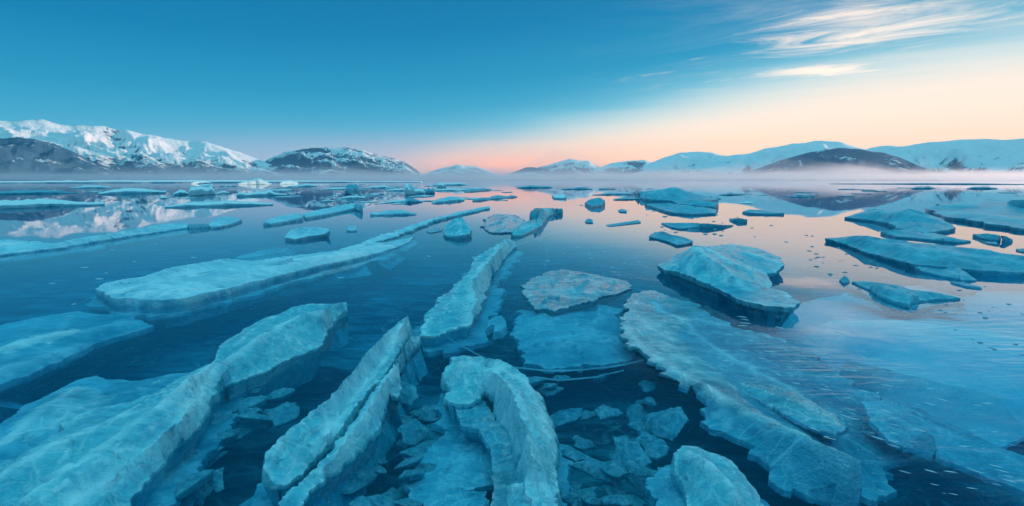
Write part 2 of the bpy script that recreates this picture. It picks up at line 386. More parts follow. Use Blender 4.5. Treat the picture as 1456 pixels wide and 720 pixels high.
# ------------------------------------------------------------------ mist banks lying on the far water
def mist(name, y0, y1, x0, x1, top, amp, dens, seed, nx=110, ny=26, col=(.94, .96, .99), g=.5, Ls=170):
    V = []; Fc = []
    xs = np.linspace(x0, x1, nx); ys = np.linspace(y0, y1, ny)
    for j, y in enumerate(ys):
        for i, x in enumerate(xs):
            e = min(1, i / 5, (nx - 1 - i) / 5, j / 4, (ny - 1 - j) / 4)
            q = noise.fractal(Vector((x / Ls, y / (Ls * 1.3), seed)), 1.0, 2.0, 5)
            z = top * (1 + .25 * q) + amp * max(0, q) ** 1.5
            V.append((x, y, 1.0 + max(.3, z * e ** .7)))
    nt = len(V)
    for j, y in enumerate(ys):
        for i, x in enumerate(xs): V.append((x, y, .5))
    for j in range(ny - 1):
        for i in range(nx - 1):
            a = j * nx + i
            Fc.append((a, a + 1, a + nx + 1, a + nx)); Fc.append((nt + a, nt + a + nx, nt + a + nx + 1, nt + a + 1))
    per = [(i, i + 1) for i in range(nx - 1)] + [((ny - 1) * nx + i + 1, (ny - 1) * nx + i) for i in range(nx - 1)]
    per += [((j + 1) * nx, j * nx) for j in range(ny - 1)] + [(j * nx + nx - 1, (j + 1) * nx + nx - 1) for j in range(ny - 1)]
    for a, b in per: Fc.append((b, a, nt + a, nt + b))
    o = mesh_obj(name, V, Fc, volume_material(name, col, dens, g))
    return tag(o, kind='stuff')
mist('mist', 700, 2300, -3600, 3600, 12, 34, .0016, 1.0, Ls=120)
mist('mist', 900, 2300, -3600, 3600, 24, 60, .0007, 5.0, Ls=260)
mist('mist', 1100, 2350, -3600, 3600, 34, 90, .00014, 9.0, Ls=300)
for wx, wy, wt, ws in ((1050, 1750, 26, 21.0), (1500, 1900, 30, 33.0), (760, 1850, 18, 45.0)):      # torn wisps lifting off the bank before the dark hill
    mist('mist', wy - 160, wy + 160, wx - 330, wx + 330, wt * .5, wt * 4.5, .0016, ws, nx=90, ny=30, Ls=95)

# ------------------------------------------------------------------ ice pieces
def fbm2(P, freq, seed, octaves=4, H=.9):
    return np.array([noise.fractal(Vector((p[0] * freq, p[1] * freq, seed)), H, 2.0, octaves) for p in P])
def pip(P, poly):
    x, y = P[:, 0], P[:, 1]; ins = np.zeros(len(P), bool); n = len(poly); j = n - 1
    for i in range(n):
        xi, yi = poly[i]; xj, yj = poly[j]
        if yi != yj:
            ins ^= ((yi > y) != (yj > y)) & (x < (xj - xi) * (y - yi) / (yj - yi) + xi)
        j = i
    return ins
def segdist(P, A, B):
    best = np.full(len(P), 1e9)
    for a, b in zip(A, B):
        d = b - a; L = max(1e-12, d @ d)
        t = np.clip(((P - a) @ d) / L, 0, 1)
        q = P - (a + t[:, None] * d)
        best = np.minimum(best, np.sqrt((q * q).sum(1)))
    return best
def subdivide(pts, s, closed):
    out = []
    n = len(pts)
    for i in range(n if closed else n - 1):
        a = np.array(pts[i]); b = np.array(pts[(i + 1) % n])
        k = max(1, int(round(np.hypot(*(b - a)[:2]) / s)))
        for q in range(k): out.append(a + (b - a) * q / k)
    if not closed: out.append(np.array(pts[-1]))
    return np.array(out)

def build_slab(name, outline, ridges, mat, parent, origin, *, step=None, jag=.35, dome=0.0, rough=.03, under=.28, foot=-.12, undercut=0.0,
               grain=2.5, frost_w=None, power=2.6, sharp=None, facet=.9, seed=None, edge_frost=.8, maxpts=7000, side=.12):
    """outline: world [(X,Y,ztop)], ridges: list of world polylines"""
    sharp = sharp or (16 if mat is M_NEAR else 26)
    seed = seed if seed is not None else random.uniform(0, 90)
    O = np.array(outline, float)
    a2 = 0.5 * np.sum(O[:, 0] * np.roll(O[:, 1], -1) - np.roll(O[:, 0], -1) * O[:, 1])
    if a2 < 0: O = O[::-1]
    area = abs(a2)
    ctr = O[:, :2].mean(0); dist = math.hypot(*ctr)
    size = math.sqrt(area)
    if step is None: step = max(.0035 * dist, size / 42)
    step = max(step, math.sqrt(area / maxpts))
    es = step * 1.0
    B = subdivide([tuple(p) for p in O], es, True)
    d2 = O[:, :2] - ctr; ev, evec = np.linalg.eigh(d2.T @ d2); ax = evec[:, 1]; ay = evec[:, 0]
    amp = jag * min(size * .10, max(.05, size * .06))
    fq = 2.2 / max(size * .35, .1)
    def warp(P):
        P = P.copy()
        dx = fbm2(P, fq, seed) + .5 * fbm2(P, fq * 5, seed + 3, 2); dy = fbm2(P, fq, seed + 11) + .5 * fbm2(P, fq * 5, seed + 17, 2)
        P[:, 0] += dx * amp; P[:, 1] += dy * amp
        if mat is M_NEAR or mat is M_WET:                     # chipped, angular breaks
            cv_ = np.array([noise.cell_vector(Vector((p[0] * fq * 2.4, p[1] * fq * 2.4, seed)))[:2] for p in P]) - .5
            P[:, :2] += cv_ * amp * .55
        return P
    B = warp(B)
    RD = [warp(subdivide([tuple(p) for p in r], es, False)) for r in ridges]
    # interior points
    mn, mx = B[:, :2].min(0), B[:, :2].max(0)
    gx = np.arange(mn[0], mx[0], step); gy = np.arange(mn[1], mx[1], step)
    G = np.stack(np.meshgrid(gx, gy), -1).reshape(-1, 2); G = G + (rng.random(G.shape) - .5) * step * .8
    G = G[pip(G, B[:, :2])]
    if len(G):
        G = G[segdist(G, B[:, :2], np.roll(B[:, :2], -1, 0)) > step * .45]
        for r in RD:
            if len(G): G = G[segdist(G, r[:-1, :2], r[1:, :2]) > step * .4]
    pts = [Vector(p[:2]) for p in B]; edges = [(i, (i + 1) % len(B)) for i in range(len(B))]
    for r in RD:
        k0 = len(pts); pts += [Vector(p[:2]) for p in r]; edges += [(k0 + i, k0 + i + 1) for i in range(len(r) - 1)]
    pts += [Vector(p) for p in G]
    vo, eo, fo, ov, oe, of = delaunay_2d_cdt(pts, edges, [], 0, 1e-6, True)
    P = np.array([v[:] for v in vo])
    tri = np.array([f for f in fo if len(f) == 3])
    cen = P[tri].mean(1); tri = tri[pip(cen, B[:, :2])]
    # constraint samples -> heights
    C = [B] + RD; C = np.concatenate(C)
    CF = C
    if len(C) > 700: C = C[:: len(C) // 700 + 1]
    z = np.empty(len(P))
    for i in range(0, len(P), 2000):
        q = P[i:i + 2000]; dd = ((q[:, None, :] - C[None, :, :2]) ** 2).sum(-1) + (step * .15) ** 2
        w = dd ** (-power / 2); z[i:i + 2000] = (w @ C[:, 2]) / w.sum(1)
    if RD and area > 0:
        # relax between shore and crest so that the sides slope like broken plates
        fixed = np.zeros(len(P), bool); zf = z.copy()
        C = CF
        for c0 in range(0, len(C), 400):
            dd = ((P[:, None, :] - C[None, c0:c0 + 400, :2]) ** 2).sum(-1); k = dd.argmin(1); hit = dd.min(1) < (step * .02) ** 2 + 1e-9
            zf[hit] = C[c0 + k[hit], 2]; fixed |= hit
        ee = np.concatenate([tri[:, [0, 1]], tri[:, [1, 2]], tri[:, [2, 0]]]); a_ = np.concatenate([ee[:, 0], ee[:, 1]]); b_ = np.concatenate([ee[:, 1], ee[:, 0]])
        deg = np.maximum(1, np.bincount(a_, minlength=len(P)))
        zr = zf.copy()
        for _ in range(260):
            zn = np.bincount(a_, zr[b_], minlength=len(P)) / deg
            zr = np.where(fixed, zf, zr + 1.0 * (zn - zr))
        z = .8 * zr + .2 * z
    de = segdist(P, B[:, :2], np.roll(B[:, :2], -1, 0))
    z += dome * (1 - np.exp(-de / (size * .18)))
    dr = np.full(len(P), 1e9)
    for r in RD: dr = np.minimum(dr, segdist(P, r[:-1, :2], r[1:, :2]))
    # grain-aligned relief: lumps, then chisel facets
    Q = np.stack([(P - ctr) @ ax / grain, (P - ctr) @ ay], 1)
    fl = 3.0 / max(size * .5, .15)
    rel = fbm2(Q, fl, seed + 5, 5)
    rid = 1 - 2 * np.abs(fbm2(Q, fl * 1.7, seed + 23, 3, 1.0))
    def facets(f, sd):
        o = np.empty(len(Q))
        for i, q in enumerate(Q):
            v = Vector((q[0] * f, q[1] * f + .3 * rel[i], sd)); c0 = noise.voronoi(v)[1][0]
            r = noise.cell_vector(c0 * 7.31)
            o[i] = (v.x - c0.x) * (r.x - .5) * 2.4 + (v.y - c0.y) * (r.y - .5) * 2.4 + (r.z - .5) * .55
        return o
    cell = facets(fl * 1.1, seed)
    Q2 = np.stack([Q[:, 0] * .6 + .18 * rel / fl, Q[:, 1] + .25 * rel / fl], 1)
    cre = 1 - 2.2 * np.abs(fbm2(Q2, fl * .5, seed + 51, 1)); cre2 = 1 - 2.2 * np.abs(fbm2(Q2, fl * 2.1, seed + 61, 1))
    tap = np.clip(de / (step * 3 + size * .03), .15, 1)
    z += tap * rough * .7 * (.20 * rel + .06 * rid + .75 * (cre - .5) + .05 * cre2 + facet * .55 * cell)
    fw = frost_w or max(.03, size * .045)
    brk = np.clip(.55 + 1.3 * fbm2(P, fq * 3.1, seed + 71, 3), 0, 1)
    fro = np.maximum(np.exp(-(dr / fw) ** 2), edge_frost * brk * np.exp(-(de / (fw * .6)) ** 2)) * np.clip(.75 + .5 * rel, 0, 1)  # white on crests and rims: frost plus painted highlights
    if True:
        e3 = np.concatenate([tri[:, [0, 1]], tri[:, [1, 2]], tri[:, [2, 0]]]); a3 = np.concatenate([e3[:, 0], e3[:, 1]]); b3 = np.concatenate([e3[:, 1], e3[:, 0]])
        zm = np.bincount(a3, z[b3], minlength=len(P)) / np.maximum(1, np.bincount(a3, minlength=len(P)))
        cv = (z - zm) / step
        fro = np.maximum(fro, (.55 * np.clip((cre - .72) * 4.5, 0, 1) * brk + .4 * np.clip((cre2 - .8) * 5, 0, 1) * brk + np.clip(cv * 5 - 1.0, 0, .5)) * (de > step * .5))
    # boundary loop, in order
    nb = {}
    cnt = {}
    for t in tri:
        for a, b in ((t[0], t[1]), (t[1], t[2]), (t[2], t[0])):
            cnt[(a, b)] = 1
    nxt = {a: b for (a, b) in cnt if (b, a) not in cnt}
    V = [(x, y, zz) for (x, y), zz in zip(P, z)]; Fc = [tuple(t) for t in tri]; fr = list(fro)
    vis = set()
    for s0 in list(nxt):
        if s0 in vis: continue
        loop = [s0]; vis.add(s0); c_ = nxt[s0]
        while c_ != s0 and c_ in nxt and c_ not in vis:
            loop.append(c_); vis.add(c_); c_ = nxt[c_]
        n = len(loop)
        if n < 3: continue
        LP = P[loop]; tang = np.roll(LP, -3, 0) - np.roll(LP, 3, 0)
        nr = np.stack([tang[:, 1], -tang[:, 0]], 1); nr /= np.maximum(1e-9, np.linalg.norm(nr, axis=1))[:, None]
        zt = z[loop]
        rings = []
        jit = fbm2(LP, fq * 9, seed + 31, 3)
        thick = np.maximum(zt, .0)
        for (kz, off) in ((.55, .12 - .35 * undercut), (.12, .15 - undercut), (None, 0)):
            if kz is None:
                zz = np.full(n, -under); o_ = np.full(n, foot)
            else:
                zz = np.where(zt > 0, zt * kz - .004, zt - under * .2 * (1 - kz)); o_ = off * np.maximum(thick, .02) + jit * side * np.maximum(thick, .015)
            zz = np.minimum(zz, zt - .002)
            rings.append((LP + nr * o_[:, None], zz))
        prev = loop
        for k, (LL, zz) in enumerate(rings):
            base = len(V)
            V += [(x, y, q) for (x, y), q in zip(LL, zz)]; fr += [(.05, .0, 0)[k] * edge_frost] * n
            cur = list(range(base, base + n))
            for i in range(n):
                j = (i + 1) % n
                Fc.append((prev[j], prev[i], cur[i], cur[j]))
            prev = cur
    V = np.array(V) - np.array([origin[0], origin[1], 0])
    return mesh_obj(name, V, Fc, mat, parent, (0, 0, 0) if parent else (origin[0], origin[1], 0), sharp, {'frost_glint': fr})

def wpts(pts, ez=0.03):
    out = []
    for p in pts:
        z = p[2] if len(p) > 2 else ez
        X, Y = at(p[0], p[1], z); out.append((X, Y, z))
    return out
def low_edge(pts, ez):
    """distance of the nearest edge of an outline below a photo column: nothing on the piece may stand nearer than that"""
    Q = [(p[0], p[1], p[2] if len(p) > 2 else ez) for p in pts]
    def f(x):
        best = 1e9
        for a, b in zip(Q, Q[1:] + Q[:1]):
            x0, x1 = min(a[0], b[0]), max(a[0], b[0])
            xx = min(max(x, x0), x1)
            if abs(xx - x) > 1: continue
            t = .5 if x1 == x0 else (xx - a[0]) / (b[0] - a[0])
            y = a[1] + (b[1] - a[1]) * t; z = a[2] + (b[2] - a[2]) * t
            if z > .21 and len(pts) > 6: continue
            best = min(best, at(x, y, z)[1])
        return best if best < 1e8 else min(at(*q)[1] for q in Q if q[2] <= min(w[2] for w in Q) + .1)
    return f
def fit(pts, low, ez):
    out = []
    for p in pts:
        z = p[2] if len(p) > 2 else ez
        X, Y = at(p[0], p[1], z) if z < HC - .02 else (0, 0)
        Dl = low(p[0])
        if z > .21 and Y < Dl * 1.05:
            d = ray(p[0], p[1]); Y = Dl * 1.08; X = d.x / d.y * Y; z = max(.05, HC + d.z / d.y * Y)
        out.append((X, Y, z))
    return out
def grow(W, off, z):
    """the outline pushed outward, for the foot below the water"""
    P = np.array([w[:2] for w in W]); a2 = 0.5 * np.sum(P[:, 0] * np.roll(P[:, 1], -1) - np.roll(P[:, 0], -1) * P[:, 1])
    t = np.roll(P, -1, 0) - np.roll(P, 1, 0); nr = np.stack([t[:, 1], -t[:, 0]], 1) * (1 if a2 > 0 else -1)
    nr /= np.maximum(1e-9, np.linalg.norm(nr, axis=1))[:, None]
    Q = P + nr * off
    return [(x, y, z) for x, y in Q]

ICE = {}
def ice(kind, label, cat, outline, ridges=(), mat=M_NEAR, ez=.03, foot_shelf=None, group=None, world=False, second=(), **kw):
    if world: W, RW = outline, list(ridges)
    else:
        lo = low_edge(outline, ez); W = fit(outline, lo, ez); RW = [fit(r, lo, ez) for r in ridges]
    ctr = np.array([w[:2] for w in W]).mean(0); org = (float(ctr[0]), float(ctr[1]))
    if foot_shelf or second:
        root = empty(kind, (org[0], org[1], 0))
        build_slab('slab', W, RW, mat, root, org, **kw)
        for nm, ol, rr, mt, k2 in second:
            build_slab(nm, wpts(ol, ez), [wpts(r, ez) for r in rr], mt, root, org, **k2)
        if foot_shelf:
            off, z, dep = foot_shelf
            build_slab('submerged_foot', grow(W, off, z), [], M_SUB, root, org, rough=.05, under=dep, foot=-.3, jag=1.0, edge_frost=.2)
    else:
        root = build_slab(kind, W, RW, mat, None, org, **kw)
    tag(root, label, cat, group)
    return root
def bar(kind, label, x0, y0, x1, y1, hp, dp, mat=M_FAR, taper=.5, cat='ice floe', n=9, var=.6, mound=(), group=None, **kw):
    """a long low floe: front waterline from (x0,y0) to (x1,y1) in photo pixels, hp pixels tall, dp pixels deep"""
    s = random.uniform(0, 99); n = n * 2
    fr_, bk = [], []
    blocky = cat == 'ice block'
    for i in range(n):
        t = i / (n - 1); x = x0 + (x1 - x0) * t; y = y0 + (y1 - y0) * t
        en = noise.noise(Vector((s, 3.3, 1))) * .5
        ea = min(1, t * (2.5 + 2 * en) * (3 if blocky else 1)); eb = min(1, (1 - t) * (3 - 2 * en) * (3 if blocky else 1))
        e = max(.12, min(ea, eb)) ** (.6 if blocky else .8)
        q = 1 + var * (noise.noise(Vector((i * .21, s, 0))) + .25 * noise.noise(Vector((i * .9, s, 4))))
        jf = (.05 if blocky else .2) * min(1, max(.02, (y - 258) / 40)) * dp * noise.noise(Vector((i * .6, s, 9))) * e
        X, Y = at(x, y + jf); Yd = Y / F
        hh = hp * Yd * max(.15, e ** .6 * q)
        for (mx_, mw, mh) in mound: hh += mh * Yd * math.exp(-((x - mx_) / mw) ** 2)
        fr_.append((X, Y, hh * random.uniform(.62, .72)))
        X2, Y2 = at(x, y + jf - max(.35 * dp, dp * e * (1 + .5 * noise.noise(Vector((i * 1.3, s, 5))))))
        bk.append((X2, Y2, hh))
    W = fr_ + bk[::-1]
    kw.setdefault('rough', .22 * hp * fr_[n // 2][1] / F); kw.setdefault('side', .02); kw.setdefault('jag', .12); kw.setdefault('under', .25)
    return ice(kind, label, cat, W, mat=mat, world=True, group=group, **kw)

# ---------- near pieces ----------
ice('ice_ridge', 'tall narrow ridge of broken ice with bright crest in the middle of the dark water', 'ice ridge',
    [(598, 478, .02), (601, 462, .06), (612, 440, .12), (632, 420, .16), (655, 400, .24), (668, 385, .30), (676, 366, .26), (690, 358, .30), (705, 349, .34), (718, 340, .30), (730, 342, .22),
     (735, 350, .06), (722, 360, .03), (712, 372, .03), (708, 384, .02), (698, 391, .02), (696, 408, .02), (688, 415, .03), (686, 432, .03), (676, 450, .04), (668, 463, .05), (645, 468, .04), (625, 476, .03)],
    [[(720, 345, .34), (706, 358, .36), (694, 372, .36), (682, 388, .38), (670, 402, .34), (676, 424, .24), (674, 446, .18), (668, 462, .10)]],
    foot_shelf=(.22, -.13, .35), rough=.12, jag=.5, frost_w=.14, under=.3, step=.026, edge_frost=.9)

ice('ice_ridge', 'long split ice blade near the bottom edge, a dark cleft down its length', 'ice ridge',
    [(373, 664, .12), (376, 648, .16), (398, 622, .20), (430, 596, .22), (470, 563, .24), (502, 528, .26), (520, 502, .28), (548, 474, .30), (580, 449, .32), (583, 458, .26), (576, 480, .16), (562, 510, .10),
     (545, 535, .08), (524, 556, .10), (505, 580, .12), (490, 602, .10), (470, 628, .06), (450, 652, .03), (430, 672, .02), (408, 690, .02), (392, 690, .04)],
    [[(580, 452, .36), (556, 490, .34), (530, 525, .32), (505, 560, .28), (485, 592, .22), (462, 625, .14)]],
    second=[('outer_slab', [(598, 478, .10), (590, 492, .06), (570, 505, .06), (563, 530, .07), (572, 552, .05), (565, 566, .04), (553, 560, .05), (545, 585, .05), (541, 606, .05), (520, 630, .04), (480, 665, .03), (440, 700, .03), (425, 724, .03), (392, 735, .03), (402, 705, .05),
             (432, 680, .07), (460, 652, .10), (488, 620, .14), (512, 585, .17), (535, 552, .19), (556, 525, .20), (572, 498, .18), (585, 478, .16)],
             [[(565, 515, .22), (530, 570, .20), (500, 615, .16), (460, 668, .10)]], M_NEAR, dict(rough=.05, jag=.5, step=.022, frost_w=.04, under=.35))],
    rough=.085, jag=.35, step=.02, frost_w=.06, under=.4, foot_shelf=(.12, -.16, .4))

ice('ice_ridge', 'curved crumbling ice arch with white crest bending down to the bottom edge', 'ice ridge',
    [(630, 530, .16), (644, 508, .22), (666, 506, .22), (690, 509, .24), (714, 512, .26), (736, 524, .26), (752, 538, .24), (764, 560, .20), (776, 578, .16), (785, 600, .14), (790, 625, .12), (789, 660, .10), (790, 690, .10), (792, 735, .10),
     (755, 735, .10), (748, 690, .16), (742, 660, .18), (735, 636, .12), (722, 610, .06), (708, 596, .04), (703, 578, .06), (706, 562, .10), (690, 556, .05), (672, 574, .03), (648, 576, .03), (632, 566, .05), (640, 552, .08), (632, 542, .10)],
    [[(648, 516, .28), (690, 522, .30), (716, 540, .34), (730, 562, .36), (740, 590, .36), (752, 620, .34), (758, 650, .30), (764, 690, .26), (772, 733, .22)], [(690, 522, .30), (740, 536, .28), (768, 575, .22), (782, 630, .18)]],
    second=[('lower_slab', [(648, 578, -.02), (690, 570, -.015), (706, 600, .01), (730, 625, .02), (742, 668, .03), (746, 735, .03), (700, 735, .02), (702, 690, .01), (698, 640, -.015), (680, 610, -.02), (655, 605, -.03)], [], M_WET, dict(rough=.02, step=.024, under=.25)),
            ('lower_slab', [(722, 690, .05), (740, 684, .08), (760, 690, .08), (764, 735, .08), (730, 735, .05), (720, 712, .04)], [[(728, 690, .12), (748, 690, .12), (758, 730, .1)]], M_NEAR, dict(rough=.05, step=.02, under=.3))],
    rough=.085, jag=.55, step=.021, frost_w=.075, under=.4, foot_shelf=(.10, -.18, .4), edge_frost=.9)

ice('ice_ridge', 'large jagged ice bank filling the lower left corner, rising to a pale leaning block', 'ice ridge',
    [(300, 516, .22), (318, 508, .22), (324, 522, .16), (309, 545, .10), (298, 575, .06), (285, 600, .03), (262, 628, .02), (232, 655, .02), (205, 690, .02), (170, 740, .02), (-40, 780, .06), (-120, 760, .08), (-80, 700, .14), (0, 665, .14), (45, 640, .15), (90, 612, .16), (85, 600, .15), (130, 582, .17), (180, 572, .18), (225, 556, .20), (262, 534, .22)],
    [[(306, 516, .27), (285, 562, .23), (255, 600, .20), (215, 632, .16), (170, 668, .13), (120, 705, .12), (80, 745, .12)], [(306, 516, .27), (240, 562, .29), (190, 602, .24), (130, 638, .22), (60, 690, .20), (0, 735, .18)], [(225, 575, .24), (150, 600, .22), (90, 630, .2), (20, 668, .18)]],
    second=[('leaning_block', [(300, 535, .04), (306, 505, .14), (322, 484, .17), (352, 466, .20), (378, 452, .24), (400, 446, .24), (418, 437, .26), (440, 432, .26), (466, 432, .24), (490, 430, .20), (492, 441, .10), (478, 452, .05), (466, 468, .03), (456, 492, .02), (440, 500, .02), (415, 508, .02), (385, 524, .02), (350, 538, .02), (318, 548, .02)],
        [[(484, 434, .28), (430, 446, .29), (400, 462, .24), (370, 480, .27), (340, 496, .24), (310, 515, .22)]], M_NEAR, dict(rough=.06, jag=.55, step=.026, frost_w=.05, under=.4))],
    rough=.085, jag=.4, step=.024, frost_w=.06, under=.4, foot_shelf=(.15, -.16, .4), edge_frost=.5, grain=4)
ice('submerged_slab', 'smooth blue slab just under the water behind the lower left bank', 'ice slab',
    [(-60, 640), (-10, 610), (40, 575), (80, 555), (110, 540), (135, 535), (160, 540), (200, 541), (245, 532), (290, 528), (300, 545), (240, 580), (180, 600), (130, 608), (85, 622), (40, 650), (-20, 690)],
    [[(110, 552, .03), (60, 580, .03), (0, 630, .02)]], mat=M_SUB, ez=-.03, rough=.05, jag=.3, step=.03, under=.4, foot=-.4)
ice('submerged_slab', 'broad faint slab streaked with long white lines under the water at the left edge', 'ice slab',
    [(-60, 520), (-50, 480), (0, 462), (60, 450), (110, 443), (140, 447), (190, 448), (216, 464), (180, 476), (130, 490), (80, 515), (20, 540), (-50, 565)],
    [[(-40, 506, .015), (60, 480, .015), (150, 462, .01), (180, 455, .0)], [(-40, 540, -.02), (40, 515, -.02), (120, 488, -.03)]], mat=M_SUB, ez=-.08, rough=.06, jag=.4, under=.4, foot=-.4, grain=7, frost_w=.12)
ice('ice_floe', 'long whitish floe with a cut front edge left of the centre, tapering rightwards', 'ice floe',
    [(137, 411, 0.099), (152, 402, 0.124), (195, 396, 0.174), (255, 378, 0.186), (310, 369, 0.198), (360, 370, 0.198), (410, 366, 0.198), (450, 360, 0.198), (495, 355, 0.174), (530, 348, 0.149), (560, 343, 0.099), (590, 337, 0.031),
     (580, 345, 0.025), (545, 358, 0.050), (500, 369, 0.062), (460, 376, 0.074), (400, 392, 0.087), (350, 404, 0.099), (300, 415, 0.112), (262, 424, 0.124), (225, 428, 0.124), (190, 426, 0.124), (160, 424, 0.124), (152, 417, 0.112)],
    [[(160, 410, 0.167), (260, 386, 0.211), (330, 376, 0.211), (420, 369, 0.223), (500, 358, 0.198), (560, 346, 0.124)], [(200, 420, 0.149), (330, 398, 0.161), (430, 376, 0.149), (520, 360, 0.112)]],
    mat=M_SNOW, rough=.20, jag=.3, step=.035, under=.35, grain=5, frost_w=.18, foot_shelf=(.14, -.09, .35))
ice('ice_floe', 'peaked floe with white fan of ridges, dark undercut below it, right of the centre', 'ice floe',
    [(936, 377, .14), (952, 370, .22), (972, 358, .36), (985, 349, .48), (1003, 351, .50), (1040, 347, .42), (1078, 353, .32), (1108, 366, .22), (1113, 376, .20), (1102, 388, .14), (1086, 390, .12), (1098, 401, .14), (1096, 410, .12), (1118, 416, .14), (1136, 430, .15), (1132, 437, .15),
     (1100, 436, .16), (1060, 428, .17), (1030, 416, .18), (1008, 404, .20), (985, 393, .22), (962, 387, .20), (944, 384, .17)],
    [[(985, 350, .55), (1010, 366, .54), (1030, 378, .50), (1034, 392, .40), (1036, 412, .22)], [(1030, 378, .50), (1048, 396, .32), (1062, 412, .20)], [(1003, 352, .56), (1042, 372, .46), (1090, 388, .20)], [(1030, 378, .5), (1020, 396, .34), (1014, 405, .24)], [(1062, 358, .42), (1106, 372, .24)]],
    rough=.06, jag=.3, step=.036, frost_w=.10, under=.3, undercut=.75, foot=-.25, edge_frost=.7)
ice('ice_floe', 'flat rippled floe nearly level with the water, just right of the bright central ridge', 'ice floe',
    [(742, 408), (756, 396), (775, 388), (800, 384), (830, 388), (862, 394), (890, 400), (900, 407), (880, 417), (850, 424), (820, 434), (790, 441), (765, 440), (752, 428)],
    [], mat=M_WET, ez=.02, dome=.05, rough=.05, jag=.6, grain=3, under=.25, edge_frost=.5, foot=-.3, step=.035)
ice('submerged_slab', 'mottled dim slab sunk beneath the flat rippled floe', 'ice slab',
    [(738, 440), (790, 444), (850, 430), (880, 440), (890, 470), (900, 500), (880, 516), (820, 524), (770, 524), (742, 510), (730, 480)],
    [], mat=M_SUB, ez=-.16, dome=.06, rough=.12, jag=1.0, under=.3, foot=-.4)
ice('ice_floe', 'wide wet sheet with frothy scalloped rim sloping under the ripples at lower right', 'ice floe',
    [(886, 462, .05), (890, 445, .05), (892, 428, .05), (905, 418, .05), (925, 413, .05), (950, 422, .04), (990, 432, .02), (1010, 450, -.01), (1060, 468, -.04), (1110, 480, -.06), (1160, 505, -.16), (1210, 540, -.22), (1260, 580, -.30),
     (1300, 625, -.35), (1260, 690, -.38), (1210, 740, -.4), (1120, 700, -.3), (1060, 640, -.16), (1020, 600, -.09), (985, 560, -.03), (960, 530, .03), (930, 508, .05), (900, 490, .05)],
    [[(892, 460, .06), (905, 484, .06), (940, 508, .05), (975, 530, .05), (1010, 556, .045), (1060, 584, .03), (1120, 614, .025), (1180, 640, .02), (1230, 665, .0)], [(930, 430, .0), (1000, 480, -.02), (1080, 530, -.05), (1180, 590, -.08)]], mat=M_WET, rough=.035, jag=.7, under=.3, foot=-.5, grain=2.5, frost_w=.05, step=.03, edge_frost=.9, facet=.7)
ice('submerged_slab', 'elongated slab awash between the ripples at lower right', 'ice slab',
    [(1045, 545, -.01), (1070, 540, .0), (1110, 552, .01), (1150, 568, .01), (1190, 590, .0), (1206, 606, -.02), (1190, 618, -.02), (1150, 606, -.01), (1100, 580, -.01), (1060, 560, -.01)],
    [], mat=M_WET, dome=.04, rough=.04, jag=.6, under=.2, foot=-.2, grain=3)
ice('submerged_slab', 'pale wedge sunk under the ripples near the right edge', 'ice slab',
    [(1228, 572, -.06), (1262, 566, -.12), (1310, 580, -.2), (1370, 612, -.3), (1430, 638, -.35), (1560, 690, -.4), (1540, 730, -.4), (1400, 678, -.35), (1330, 650, -.25), (1260, 625, -.14), (1240, 600, -.08)],
    [[(1245, 582, -.03), (1330, 620, -.07), (1450, 668, -.15)]], mat=M_SUB, ez=-.06, dome=.03, rough=.05, jag=.6, under=.25, foot=-.4, grain=3)
ice('submerged_slab', 'wide pale sheet added under the water at the right edge to brighten it', 'ice slab',
    [(1060, 470, -.5), (1160, 425, -.45), (1240, 412, -.35), (1330, 405, -.3), (1420, 408, -.3), (1560, 420, -.3), (1600, 520, -.4), (1560, 590, -.55), (1420, 640, -.6), (1270, 580, -.6), (1140, 520, -.6)],
    [[(1180, 458, -.2), (1280, 455, -.09), (1380, 470, -.08), (1500, 490, -.1)], [(1200, 510, -.3), (1400, 560, -.25)]], mat=M_PALE_SUB, ez=-.3, rough=.06, jag=.4, under=.25, foot=-.4, grain=5)  # added sheet; its pale colour lightens the water above
ice('ice_block', 'smooth rounded ice block entering from the bottom edge, right of the centre', 'ice block',
    [(957, 660, .10), (960, 645, .14), (972, 634, .16), (990, 636, .16), (1015, 645, .16), (1040, 655, .14), (1062, 680, .12), (1080, 705, .10), (1092, 745, .10), (980, 750, .04), (978, 715, .04), (972, 690, .05), (960, 675, .06)],
    [[(975, 640, .18), (1010, 660, .22), (1040, 690, .2), (1060, 740, .18)]], rough=.035, jag=.3, under=.35, step=.022, frost_w=.03, foot_shelf=(.16, -.08, .3), facet=.3)
ice('submerged_slab', 'flat dim plate under the water left of the curved arch', 'ice slab',
    [(640, 610), (668, 604), (700, 640), (702, 690), (640, 705), (590, 720), (575, 690), (600, 650)], [], mat=M_SUB, ez=-.20, rough=.04, jag=.5, under=.2, foot=-.2)
ice('submerged_slab', 'lumpy dim slab sunk at the bottom edge between blade and arch', 'ice slab',
    [(590, 725), (620, 700), (650, 692), (690, 700), (700, 745), (600, 760)], [], mat=M_SUB, ez=-.12, dome=.03, rough=.07, jag=.8, under=.2, foot=-.2)
ice('ice_cake', 'small round ice cake with a dark notch beside the foot of the central ridge', 'ice cake',
    [(693, 466), (695, 456), (703, 450), (713, 449), (719, 456), (719, 464), (712, 470), (702, 472), (704, 462), (698, 462)], [], mat=M_SUB, ez=-.012, dome=.015, rough=.01, jag=.2, under=.12, foot=.02, step=.02)

